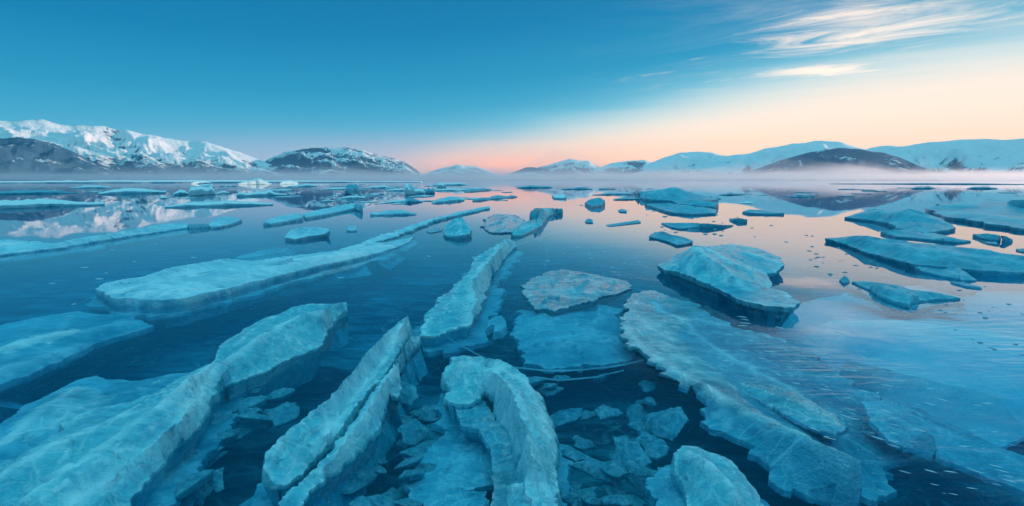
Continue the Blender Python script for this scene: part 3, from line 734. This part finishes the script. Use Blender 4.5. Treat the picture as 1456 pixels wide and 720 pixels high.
# ---------- right side, dark against the bright water ----------
ice('ice_floe', 'big dark whaleback floe stretching to the right edge', 'ice floe',
    [(1174, 339, .12), (1200, 337, .2), (1218, 335, .34), (1233, 335, .42), (1252, 339, .40), (1300, 345, .38), (1350, 350, .38), (1400, 355, .38), (1430, 361, .34), (1470, 366, .3), (1500, 376, .2), (1500, 392, .05), (1462, 388, .10), (1425, 386, .12), (1390, 384, .12), (1350, 380, .12), (1300, 376, .12), (1262, 366, .10), (1230, 358, .08), (1205, 348, .08)],
    [[(1200, 340, .26), (1235, 340, .5), (1300, 354, .44), (1400, 365, .42), (1480, 374, .3)]], mat=M_DARK, rough=.09, jag=.3, under=.3, undercut=.5, frost_w=.1, foot=-.1)
ice('ice_floe', 'smooth dark mound in front of the whaleback floe', 'ice floe',
    [(1295, 376, .08), (1308, 371, .25), (1322, 368, .32), (1340, 369, .32), (1360, 378, .26), (1378, 390, .1), (1388, 398, .03), (1370, 398, .04), (1340, 392, .04), (1312, 386, .04)],
    [[(1310, 376, .32), (1340, 380, .36), (1370, 392, .14)]], mat=M_DARK, rough=.05, jag=.3, under=.3, undercut=.2)
ice('ice_floe', 'ragged low dark floe in the pale water at the right, torn at both ends', 'ice floe',
    [(1210, 400, .03), (1235, 400, .08), (1255, 403, .12), (1280, 406, .12), (1295, 412, .1), (1330, 416, .1), (1366, 424, .03), (1335, 425, .02), (1312, 427, .03), (1296, 428, .05), (1292, 432, .06), (1270, 428, .05), (1250, 419, .04), (1238, 412, .03)],
    [[(1225, 402, .1), (1270, 412, .17), (1300, 420, .13), (1340, 421, .09)]], mat=M_DARK, rough=.06, jag=.5, under=.25, foot_shelf=(.05, -.04, .2))
ice('ice_chunk', 'tiny diamond shaped chunk beside the ragged dark floe', 'ice chunk', [(1194, 398), (1201, 392, .12), (1207, 396, .06), (1208, 400), (1200, 402)], mat=M_DARK, ez=.03, rough=.02, under=.15)
ice('ice_floe', 'thin dark sliver under the smooth mound', 'ice floe', [(1352, 400), (1370, 402), (1392, 407), (1396, 409), (1375, 407), (1356, 402)], mat=M_DARK, ez=.03, rough=.02, under=.15)
ice('ice_floe', 'double humped dark floe in the bright water at right, its peak at the middle', 'ice floe',
    [(1202, 309, .1), (1222, 302, .4), (1238, 297, .6), (1255, 299, .5), (1275, 300, .55), (1290, 297, .68), (1300, 298, .65), (1320, 305, .4), (1340, 312, .3), (1358, 324, .12), (1345, 327, .1), (1300, 326, .12), (1275, 322, .15), (1265, 317, .15), (1240, 313, .1)],
    [[(1222, 303, .42), (1240, 299, .62), (1270, 303, .5), (1292, 298, .72), (1325, 309, .42)]], mat=M_DARK, rough=.12, jag=.4, under=.4, undercut=.2)
ice('ice_floe', 'flat front shelf stuck to the double humped floe', 'ice floe',
    [(1272, 323, .2), (1290, 315, .4), (1330, 318, .4), (1350, 322, .3), (1350, 327, .1), (1320, 330, .08), (1290, 328, .1)], mat=M_DARK, rough=.1, under=.3)
ice('ice_floe', 'low dark floe with a pale top edge, in front of the double humped one', 'ice floe',
    [(1253, 329, .1), (1270, 327, .2), (1300, 327, .25), (1330, 332, .22), (1355, 338, .15), (1381, 343, .04), (1360, 344, .05), (1330, 341, .06), (1300, 338, .06), (1275, 336, .06)],
    [[(1265, 330, .22), (1310, 332, .28), (1350, 340, .15)]], mat=M_DARK, rough=.07, under=.3, jag=.5)
ice('ice_floe', 'stacked dark slabs at the right edge, highest of that side', 'ice floe',
    [(1322, 297, .20), (1340, 290, .20), (1365, 287, .2), (1395, 284, .2), (1420, 286, .2), (1450, 288, .2), (1500, 292, .2), (1540, 302, .1), (1540, 326, .1), (1480, 326, .12), (1456, 325, .14), (1410, 318, .15), (1370, 311, .15), (1345, 308, .15), (1330, 303, .15)],
    [[(1335, 294, .35), (1365, 291, .5), (1395, 285, .5), (1470, 291, .45)], [(1345, 302, .32), (1400, 306, .4), (1480, 315, .35)]], mat=M_DARK, rough=.16, jag=.4, under=.4, grain=5, undercut=.2)
ice('ice_floe', 'small dark hump cut by the right edge behind the stacked slabs', 'ice floe', [(1432, 291, .3), (1436, 285, .8), (1460, 284, .9), (1490, 288, .6), (1490, 294, .1), (1450, 294, .1)], mat=M_DARK, rough=.12, under=.3)
ice('ice_floe', 'slim dark floe in the bright water below the stacked slabs', 'ice floe', [(1384, 333, .1), (1405, 332, .2), (1430, 336, .2), (1440, 341, .08), (1415, 341, .05), (1395, 338, .05)], mat=M_DARK, rough=.05, under=.3)
ice('ice_floe', 'short dark sliver at the very right edge above the whaleback floe', 'ice floe', [(1445, 354, .05), (1465, 353, .1), (1480, 356, .1), (1470, 359, .03), (1450, 357, .03)], mat=M_DARK, rough=.03, under=.2)
ice('ice_floe', 'thin dark strip between slim floe and whaleback floe', 'ice floe', [(1401, 344, .03), (1416, 344, .06), (1419, 347, .03), (1405, 346, .03)], mat=M_DARK, rough=.02, under=.2)
ice('ice_floe', 'tent shaped dark floe, farthest of the large ones right of the centre', 'ice floe',
    [(904, 278, .2), (908, 273, .7), (930, 271, .85), (948, 268, 1.05), (960, 266, 1.2), (972, 270, .9), (985, 276, .5), (1010, 280, .3), (1022, 284, .1), (990, 286, .2), (950, 285, .25), (920, 283, .25)],
    [[(910, 275, .75), (945, 269, 1.05), (960, 267, 1.2), (980, 275, .55)]], mat=M_DARK, rough=.14, jag=.3, under=.4)
ice('ice_floe', 'flat boat shaped dark floe in front of the tent shaped one', 'ice floe',
    [(918, 290, .15), (950, 289, .4), (985, 293, .4), (1018, 298, .3), (1018, 303, .1), (985, 304, .1), (955, 302, .12), (938, 297, .12)], [[(935, 292, .45), (990, 297, .5)]], mat=M_DARK, rough=.12, under=.3)
ice('ice_floe', 'wedge shaped dark floe touching the boat shaped one', 'ice floe', [(955, 285, .3), (985, 284, .6), (1021, 288, .5), (1016, 294, .15), (990, 292, .15), (965, 290, .15)], mat=M_DARK, rough=.14, under=.3)
ice('ice_floe', 'ragged dark strip in the peach coloured water above the peaked floe', 'ice floe',
    [(941, 317, .05), (958, 317, .16), (985, 317, .2), (1005, 318, .2), (1028, 320, .12), (1043, 320, .04), (1025, 322, .04), (985, 323, .05), (968, 325, .06), (955, 323, .05)], mat=M_DARK, rough=.08, jag=.7, under=.3)
ice('ice_floe', 'lumpy dark floe just above the tip of the peaked floe', 'ice floe',
    [(922, 336, .08), (931, 330, .28), (942, 329, .3), (955, 334, .24), (972, 337, .22), (986, 343, .08), (975, 347, .05), (962, 348, .06), (950, 343, .06), (935, 339, .05)], [[(933, 333, .34), (960, 340, .28)]], mat=M_DARK, rough=.08, under=.3, undercut=.3)
ice('ice_floe', 'slim dark floe left of the far right mirror of the hills, pale water all round', 'ice floe', [(1056, 301, .1), (1066, 298, .35), (1085, 299, .3), (1115, 303, .12), (1100, 304, .08), (1070, 303, .1)], mat=M_DARK, rough=.08, under=.3)
ice('ice_floe', 'straight dark sliver below the boat shaped floe at right', 'ice floe', [(1037, 311, .08), (1050, 310, .2), (1062, 312, .15), (1050, 314, .06), (1040, 313, .06)], mat=M_DARK, rough=.05, under=.3)
ice('ice_floe', 'rounded dark floe alone in the pink water right of the centre', 'ice floe', [(832, 288, .2), (840, 283, .6), (852, 281, .7), (860, 285, .5), (856, 291, .15), (842, 293, .15)], mat=M_DARK, rough=.12, under=.3)
ice('ice_chunk', 'short dark chunk below the rounded dark floe', 'ice chunk', [(832, 314), (836, 311, .14), (842, 312, .12), (843, 316), (834, 316)], mat=M_DARK, ez=.05, rough=.03, under=.2)
ice('ice_chunk', 'short dark chunk between the rounded floe and the tent shaped one', 'ice chunk', [(879, 299), (884, 297, .14), (891, 299, .12), (890, 301), (882, 301)], mat=M_DARK, ez=.06, rough=.03, under=.2)
ice('ice_floe', 'white topped thin floe at the end of the pink gap in the far water', 'ice floe', [(785, 278, .3), (800, 276, .5), (805, 279, .4), (802, 282, .1), (788, 281, .15)], mat=M_FAR, rough=.1, under=.3)
ice('ice_floe', 'cracked narrow floe drawn out into a thin curved line, right of the central ridge', 'ice floe', [(862, 320, .02), (880, 317, .07), (908, 313, .1), (911, 316, .04), (890, 319, .03), (866, 322, .02)], mat=M_DARK, rough=.03, under=.2)

# ---------- middle ----------
ice('ice_floe', 'gnarled bird shaped floe with an overhanging dark head at the start of the pink water', 'ice floe',
    [(754, 302, .3), (761, 296, .7), (780, 296, .6), (800, 297, .3), (796, 300, .12), (784, 304, .1), (776, 310, .1), (770, 320, .08), (755, 328, .08), (742, 334, .08), (728, 334, .08), (728, 328, .2), (745, 316, .3), (765, 311, .3), (772, 306, .2), (760, 305, .2)],
    [[(765, 300, .75), (785, 299, .5)], [(772, 308, .4), (762, 318, .36), (740, 328, .3)]], mat=M_NEAR, rough=.14, jag=.5, under=.3)
ice('ice_floe', 'flat scaly floe with layered edges between the ice block and the bird shaped floe', 'ice floe',
    [(688, 322, .05), (692, 312, .06), (705, 304, .08), (725, 305, .08), (745, 312, .08), (750, 320, .06), (735, 330, .05), (712, 331, .05), (695, 329, .05)], [], mat=M_WET, rough=.09, jag=.9, grain=5, under=.2)
ice('ice_block', 'rounded ice block with a flat front near the middle of the lake', 'ice block',
    [(631, 328, .12), (634, 320, .3), (645, 312, .5), (657, 309, .55), (662, 316, .45), (670, 326, .3), (667, 333, .14), (650, 336, .12), (633, 335, .1)], [[(640, 320, .5), (656, 314, .6), (662, 326, .4)]], mat=M_NEAR, rough=.1, under=.35, frost_w=.12, undercut=.2)
ice('ice_floe', 'dim dark streak of thin ice left of the rounded block', 'ice floe', [(606, 329), (620, 325), (630, 325), (628, 328), (612, 331)], mat=M_DARK, ez=.03, rough=.02, under=.15)
ice('ice_block', 'chunky pale ice block with a hollowed dark left side, above the long whitish floe', 'ice block',
    [(405, 338, .1), (412, 328, .4), (425, 323, .5), (445, 323, .45), (465, 325, .4), (470, 328, .25), (462, 333, .12), (440, 336, .12), (420, 340, .1)], [[(415, 330, .5), (440, 327, .55), (464, 328, .42)]], mat=M_SNOW, rough=.13, under=.35, undercut=.4, frost_w=.2)
ice('ice_chunk', 'small pale lump right of the chunky block', 'ice chunk', [(493, 326, .08), (498, 321, .28), (506, 322, .22), (507, 327, .06), (499, 328, .05)], mat=M_SNOW, rough=.04, under=.2)
ice('ice_ridge', 'thin crumbly ridge of ice rubble running towards the far pink water', 'ice ridge',
    [(470, 358, .02), (510, 346, .06), (540, 335, .12), (575, 324, .22), (600, 315, .28), (625, 309, .3), (650, 302, .3), (680, 296, .3), (695, 293, .2), (696, 296, .08), (670, 301, .1), (640, 308, .1), (615, 314, .1), (598, 322, .08), (575, 332, .06), (545, 342, .03), (510, 354, .02)],
    [[(510, 349, .1), (560, 332, .24), (600, 318, .34), (640, 306, .36), (685, 295, .3)]], mat=M_SNOW, rough=.14, jag=.8, under=.25, frost_w=.2, grain=1.5)
ice('ice_floe', 'pale low floe end with a rounded snout and dark crack, middle left of lake', 'ice floe',
    [(375, 316, .15), (385, 311, .3), (405, 306, .4), (428, 303, .4), (430, 309, .15), (405, 315, .1), (385, 318, .1)], mat=M_SNOW, rough=.08, under=.3)
ice('ice_floe', 'rubbly pale floe continuing beyond the dark crack of the snouted one', 'ice floe',
    [(432, 303, .4), (455, 298, .45), (480, 293, .55), (500, 289, .7), (513, 290, .5), (508, 295, .15), (480, 301, .12), (455, 306, .12), (434, 309, .12)], [[(440, 304, .5), (500, 292, .75)]], mat=M_SNOW, rough=.15, under=.3)
ice('ice_ridge', 'long thin ridge of pale ice with a broad root at the left edge', 'ice ridge',
    [(-60, 352, .10), (-40, 341, .2), (0, 341, .2), (30, 342, .2), (60, 344, .18), (78, 346, .16), (100, 341, .18), (150, 333, .2), (200, 325, .2), (235, 318, .21), (265, 317, .21), (272, 319, .2), (295, 318, .18), (296, 321, .05), (265, 324, .05), (230, 329, .05), (180, 336, .05), (120, 346, .05), (70, 354, .05), (20, 360, .05), (-40, 366, .05)],
    [[(-20, 345, .28), (70, 348, .24), (150, 335, .28), (240, 320, .34), (285, 319, .26)]], mat=M_SNOW, rough=.12, jag=.8, under=.35, grain=4, frost_w=.3, foot_shelf=(.4, -.1, .3))
ice('ice_floe', 'domed snowy floe with a pointed tail at the end of the long thin ridge', 'ice floe',
    [(297, 320, .1), (305, 311, .45), (318, 308, .55), (330, 309, .4), (343, 312, .12), (330, 318, .08), (312, 322, .08), (300, 323, .08)], [[(303, 315, .45), (320, 311, .6)]], mat=M_SNOW, rough=.08, under=.3)
ice('submerged_slab', 'faint sunken streak between the long whitish floe and the chunky block', 'ice slab', [(335, 366), (370, 356), (410, 352), (405, 358), (370, 364), (345, 368)], mat=M_SUB, ez=-.04, rough=.04, under=.2, foot=.2)

# ---------- far floes ----------
bar('ice_floe', 'long snow topped floe at the far left edge in front of the mirrored mountain', -60, 300, 148, 292, 7, 5, M_FAR, n=14)
bar('ice_floe', 'dark thin floe at the far left under the foothill', -60, 278, 112, 275, 3, 2, M_DARK, n=10)
bar('ice_floe', 'snow topped table floe with dark front, far left of the lake', 140, 277, 236, 275, 6, 3, M_FAR)
bar('ice_floe', 'dark edged long floe with frosty top below the far mirrored snow', 235, 296, 388, 292, 6, 3, M_FAR, n=12)
bar('ice_block', 'boxy pale block with rounded left shoulder on the far left water', 270, 279, 305, 277, 11, 2, M_FAR, cat='ice block', mound=[(280, 8, 3)])
bar('ice_floe', 'low pale tail trailing right from the boxy block', 306, 277, 326, 275, 3, 1.5, M_FAR)
bar('ice_block', 'flat topped block behind the boxy pale one', 284, 268, 304, 267, 5, 1, M_FAR, cat='ice block')
bar('ice_floe', 'thin double slab left of the boxy pale block', 246, 278, 268, 277, 5, 2, M_FAR)
bar('ice_floe', 'far floe with a small hook at its left end and a bump at right', 337, 280, 408, 278, 4, 2, M_FAR, mound=[(342, 6, 4), (384, 4, 4)])
bar('ice_floe', 'bright pinkish snow hill on the far ice edge', 338, 263, 386, 262.5, 5.5, 1.2, M_FAR, mound=[(362, 16, 2)])
bar('ice_floe', 'second smaller bright snow hill on the far ice edge', 398, 262.5, 424, 262, 5, 1, M_FAR)
bar('ice_floe', 'low white hump left of the bright snow hill', 272, 262, 300, 261.5, 4, 1, M_FAR)
bar('ice_floe', 'tiny flat white floe beside the mirrored snow of the left mountain', 226, 283, 240, 282, 2, 1.5, M_FAR)
bar('ice_block', 'square blue block on the far water, left of the middle', 491, 277, 512, 276, 11, 2, M_DARK, cat='ice block')
bar('ice_block', 'tall pale stub on the far water in the middle', 576, 278, 590, 277, 12, 2, M_FAR, cat='ice block', mound=[(579, 3, 4)])
bar('ice_block', 'pale square lump right of the tall pale stub', 589, 276, 603, 275.5, 6, 2, M_FAR, cat='ice block')
bar('ice_block', 'dark square lump right of the pale ones', 604, 276, 618, 275.5, 6, 2, M_DARK, cat='ice block')
bar('ice_block', 'small far pointed white lump', 622, 268, 634, 267.5, 7, 1.5, M_FAR, cat='ice block')
bar('ice_floe', 'pale floe with turned up left tip in the middle distance', 527, 307, 592, 306, 4, 3.5, M_SNOW, mound=[(528, 3, 4)])
bar('ice_floe', 'rubble topped floe left of the pink water', 614, 290, 660, 286, 5, 4, M_SNOW, n=10, var=1.2)
bar('ice_floe', 'dark low floe left of the rubble topped one', 570, 290, 601, 288, 4, 2, M_DARK)
bar('ice_floe', 'thin pale floe behind the dark low one', 540, 290, 590, 286, 2, 2, M_FAR)
bar('ice_floe', 'spiky dark drift left of the pink gap', 672, 287, 735, 281, 3, 3, M_DARK, var=1.3, n=12)
bar('ice_floe', 'thin dark drift above the spiky one', 660, 274, 700, 271, 2.5, 2, M_DARK, n=8)
bar('ice_floe', 'pale shore ice sheet under the left mountain', -200, 261, 600, 259.5, 2.2, 2.5, M_FAR, n=30, cat='shore ice')
bar('ice_floe', 'thin dark floe line under the right hills', 1180, 262, 1480, 263, 1.2, .8, M_DARK, n=20)
bar('ice_floe', 'small blue floe under the right snowy range', 1296, 269, 1330, 268.5, 3, 1.5, M_DARK)
bar('ice_floe', 'long flat blue floe near the far right edge', 1375, 269, 1418, 269, 3, 1.5, M_DARK)
bar('ice_floe', 'thin pale floe left of the pale water, right of the tent shaped floe', 1050, 290, 1072, 290, 1.5, 2.5, M_FAR)
bar('ice_floe', 'dark strip floating before the tent shaped floe', 872, 285, 912, 284, 3, 2, M_DARK)
bar('ice_floe', 'thin dark strip above the rounded dark floe', 842, 278, 900, 277, 2, 1.4, M_DARK, n=12)
for i, (x, y, w_, l) in enumerate([(430, 266, 40, 'white strip in the far belt of floes above the snouted floe'), (480, 270, 34, 'whitish strip left of the square blue block'), (540, 268, 44, 'white strip right of the square blue block'),
        (565, 272, 30, 'faint strip just before the tall pale stub'), (640, 272, 60, 'long strip behind the dark square lump'), (500, 283, 40, 'grey strip below the square blue block'), (640, 264, 50, 'faint strip at the far edge below the small peak'),
        (400, 272, 30, 'short strip above the hooked far floe'), (1005, 284, 40, 'bluish strip right of the tent shaped floe'), (1040, 278, 36, 'bluish strip farther right of the tent shaped floe'), (760, 268, 50, 'bluish strip at the far edge of the pink water'),
        (820, 270, 44, 'bluish strip below the pointed blue ridge'), (1140, 280, 36, 'faint strip on the mirrored dark hill'), (130, 268, 60, 'faint strip behind the snow topped table floe')]):
    bar('ice_floe', l, x - w_ / 2, y, x + w_ / 2, y - .5, 2.2, 1.6, M_FAR if x < 700 else M_DARK, n=10, var=1.0)

# ---------- cracks in the thin clear ice ----------
def crack(label, pts, w):
    W = subdivide([(*at(x, y), 0) for x, y in pts], .12, False)
    Q = W[:, :2] + .035 * np.stack([fbm2(W, 1.7, 3.3), fbm2(W, 1.7, 8.1)], 1)
    V, Fc, fr = [], [], []
    for i, p in enumerate(Q):
        t = Q[min(i + 1, len(Q) - 1)] - Q[max(i - 1, 0)]; t /= max(1e-9, np.linalg.norm(t)); nn = np.array([-t[1], t[0]])
        k = .55 * w * (.35 + 1.1 * abs(noise.noise(Vector((i * .23, pts[0][0], 0))))) * min(1, (i + .4) / 6, (len(Q) - i - .6) / 6)
        for s, z in ((-1, -.02), (0, -.003), (1, -.02)): V.append((*(p + nn * k * s), z)); fr.append(.4)
    for i in range(len(Q) - 1):
        a = i * 3
        Fc += [(a, a + 1, a + 4, a + 3), (a + 1, a + 2, a + 5, a + 4)]
    o = Q.mean(0); V = np.array(V) - np.array([o[0], o[1], 0])
    return tag(mesh_obj('ice_crack', V, Fc, M_SUB, loc=(o[0], o[1], 0), attrs={'frost_glint': fr}), label, 'ice crack')
crack('thin curved crack line sweeping from the central ridge to the drawn out narrow floe', [(728, 352), (745, 345), (765, 338), (790, 331), (820, 325), (845, 321), (864, 320)], .03)
crack('fine straight crack from the bird shaped floe to the curved crack line', [(770, 323), (782, 327), (795, 331)], .022)
crack('faint crack running down from the curved line', [(768, 340), (776, 350), (778, 358), (784, 372)], .012)
crack('pale arc of a crack right of the curved arch', [(700, 512), (730, 521), (780, 526), (830, 525), (880, 519), (925, 508)], .014)
crack('second fainter arc just below the pale one', [(745, 535), (800, 540), (850, 535), (885, 525)], .012)
crack('short crack between the split blade and the curved arch', [(636, 478), (650, 488), (668, 498), (690, 508)], .014)

# ---------- loose chips, and slivers painted as ripple glints ----------
def chip_mesh(i, ln, wd, h):
    V = []; Fc = []; n = 9; rr = [random.uniform(.7, 1.15) for _ in range(n)]
    for z, k in ((-.5, .9), (.15, 1.05), (.75, .75), (1.0, .35)):
        for q in range(n):
            a = 2 * math.pi * q / n
            V.append((math.cos(a) * ln * k * rr[q], math.sin(a) * wd * k * rr[q], h * (z + random.uniform(-.12, .12))))
    for r in range(3):
        for q in range(n): Fc.append((r * n + q, r * n + (q + 1) % n, (r + 1) * n + (q + 1) % n, (r + 1) * n + q))
    Fc.append(tuple(3 * n + q for q in range(n)))
    return V, Fc
def chips(count, sample, label, group, mat, sz, ang, aspect=.3, cat='ice chip', flat=.16):
    protos = []
    k = 0; tries = 0
    while k < count and tries < count * 30:
        tries += 1
        x, y = sample()
        X, Y = at(x, y)
        s = random.uniform(*sz) * (Y / F)
        if len(protos) < 6:
            V, Fc = chip_mesh(k, 1, aspect * random.uniform(.7, 1.4), flat)
            o = mesh_obj('chip_or_glint', V, Fc, mat, sharp=30, attrs={'frost_glint': [.8] * len(V)}); protos.append(o)
        else:
            o = protos[k % 6].copy(); COL.objects.link(o)
        o.location = (X, Y, 0); o.scale = (s, s, s * random.uniform(.7, 1.2)); o.rotation_euler.z = R(ang + random.gauss(0, 20))
        tag(o, label, cat, group); k += 1
def in_poly(poly):
    P = np.array(poly, float); mn, mx = P.min(0), P.max(0)
    def f():
        while True:
            q = (random.uniform(mn[0], mx[0]), random.uniform(mn[1], mx[1]))
            if pip(np.array([q]), P)[0]: return q
    return f
chips(115, in_poly([(1000, 450), (1150, 450), (1300, 520), (1470, 590), (1470, 720), (1250, 700), (1120, 600), (1020, 560), (960, 500)]), 'thin white sliver painted as a glint of the ripples at lower right', 'white slivers standing in for ripple glints', M_CHIP_GLINT, (1.5, 9), -30, .11, flat=.08)
chips(100, in_poly([(830, 282), (1040, 300), (1200, 350), (1456, 410), (1456, 520), (1180, 400), (1120, 345), (930, 330), (780, 300)]), 'little dark crumb of ice on the pale right water', 'dark ice crumbs on the bright water', M_DARK, (1.2, 4), -8, .55, flat=.3)
chips(30, in_poly([(150, 330), (400, 345), (600, 345), (730, 400), (700, 420), (450, 420), (120, 440), (40, 420)]), 'pale fleck of thin ice on the blue water left of the central ridge', 'pale ice flecks on the blue water', M_CHIP_GLINT, (2, 6), 6, .4, flat=.06)
def fragments(count, sample, label, group):
    protos = []
    for k in range(count):
        x, y = sample(); dep = random.uniform(.12, .4); X, Y = at(x, y, -dep); s_ = random.uniform(.05, .17)
        if len(protos) < 6:
            m_ = 9; rr = [random.uniform(.5, 1.25) for _ in range(m_)]
            W = [(math.cos(2 * math.pi * q / m_) * rr[q], 20 + math.sin(2 * math.pi * q / m_) * rr[q], random.uniform(.0, .12)) for q in range(m_)]
            o = build_slab('sunken_fragment', W, [], M_SUB, None, (0, 20), step=.14, rough=.22, under=.25, foot=-.2, jag=.8, dome=.3); protos.append(o)
        else:
            o = protos[k % 6].copy(); COL.objects.link(o)
        o.location = (X, Y, -dep); o.scale = (s_, s_ * random.uniform(.6, 1.8), s_); o.rotation_euler = (random.gauss(0, .25), random.gauss(0, .25), random.uniform(0, 6.3))
        tag(o, label, 'ice fragment', group)
fragments(44, in_poly([(540, 500), (610, 490), (640, 600), (590, 720), (430, 720), (500, 640)]), 'small dim ice fragment sunk in the dark water between blade and arch', 'sunken fragments between blade and arch')
fragments(40, in_poly([(740, 540), (900, 520), (980, 620), (950, 720), (800, 720), (800, 620)]), 'small dim ice fragment sunk in the dark water right of the curved arch', 'sunken fragments right of the arch')
fragments(24, in_poly([(330, 560), (470, 520), (380, 640), (260, 720), (200, 720)]), 'small dim ice fragment sunk between the lower left bank and the split blade', 'sunken fragments beside the lower left bank')
def pans(count, sample, label, group, mat, sz):
    protos = []
    for k in range(count):
        x, y = sample(); X, Y = at(x, y); s_ = random.uniform(*sz) * Y / F
        if len(protos) < 5:
            m_ = 14; rr = [random.uniform(.6, 1.2) for _ in range(m_)]
            W = [(math.cos(2 * math.pi * q / m_) * rr[q], math.sin(2 * math.pi * q / m_) * rr[q] * random.uniform(.8, 1.1), random.uniform(.03, .09)) for q in range(m_)]
            o = build_slab('ice_pan', [(a_, b_ + 30, c_) for a_, b_, c_ in W], [], mat, None, (0, 30), step=.12, rough=.05, under=.1, foot=.0, jag=.4); protos.append(o)
        else:
            o = protos[k % 5].copy(); COL.objects.link(o)
        o.location = (X, Y, 0); o.scale = (s_, s_ * random.uniform(.8, 2.2), s_ * random.uniform(.6, 1.6)); o.rotation_euler.z = random.gauss(0, .25)
        tag(o, label, 'ice pan', group)
pans(46, in_poly([(370, 262), (720, 262), (735, 284), (600, 292), (380, 284)]), 'small thin ice pan in the crowded far belt left of the pink water', 'small ice pans of the far belt', M_FAR, (4, 14))
pans(26, in_poly([(730, 268), (900, 268), (1180, 268), (1440, 266), (1440, 276), (1180, 284), (1060, 282), (780, 274)]), 'small bluish ice pan on the misty far water at right', 'small bluish pans under the right hills', M_DARK, (4, 12))
pans(18, in_poly([(10, 262), (330, 262), (380, 290), (250, 283), (10, 284)]), 'small pale ice pan on the far water at left', 'small pale pans at far left', M_FAR, (4, 12))
chips(26, in_poly([(745, 340), (920, 345), (930, 400), (760, 380), (740, 430)]), 'tiny grey fleck of ice on the blue water right of the central ridge', 'grey ice flecks right of the ridge', M_CHIP_GLINT, (1, 3.5), -4, .5, flat=.06)

# ------------------------------------------------------------------ render settings
S.view_settings.view_transform = 'Standard'; S.view_settings.look = 'None'
S.view_settings.exposure = 0.15; S.view_settings.gamma = 1
S.view_settings.use_curve_mapping = False
S.render.engine = 'CYCLES'
c = S.cycles
c.use_denoising = True
try: c.denoiser = 'OPENIMAGEDENOISE'
except Exception: pass
c.denoising_input_passes = 'RGB_ALBEDO_NORMAL'; c.denoising_prefilter = 'ACCURATE'
c.max_bounces = 10; c.diffuse_bounces = 3; c.glossy_bounces = 4; c.transmission_bounces = 6
c.transparent_max_bounces = 12; c.volume_bounces = 4
c.sample_clamp_indirect = 4
c.caustics_reflective = False; c.caustics_refractive = False
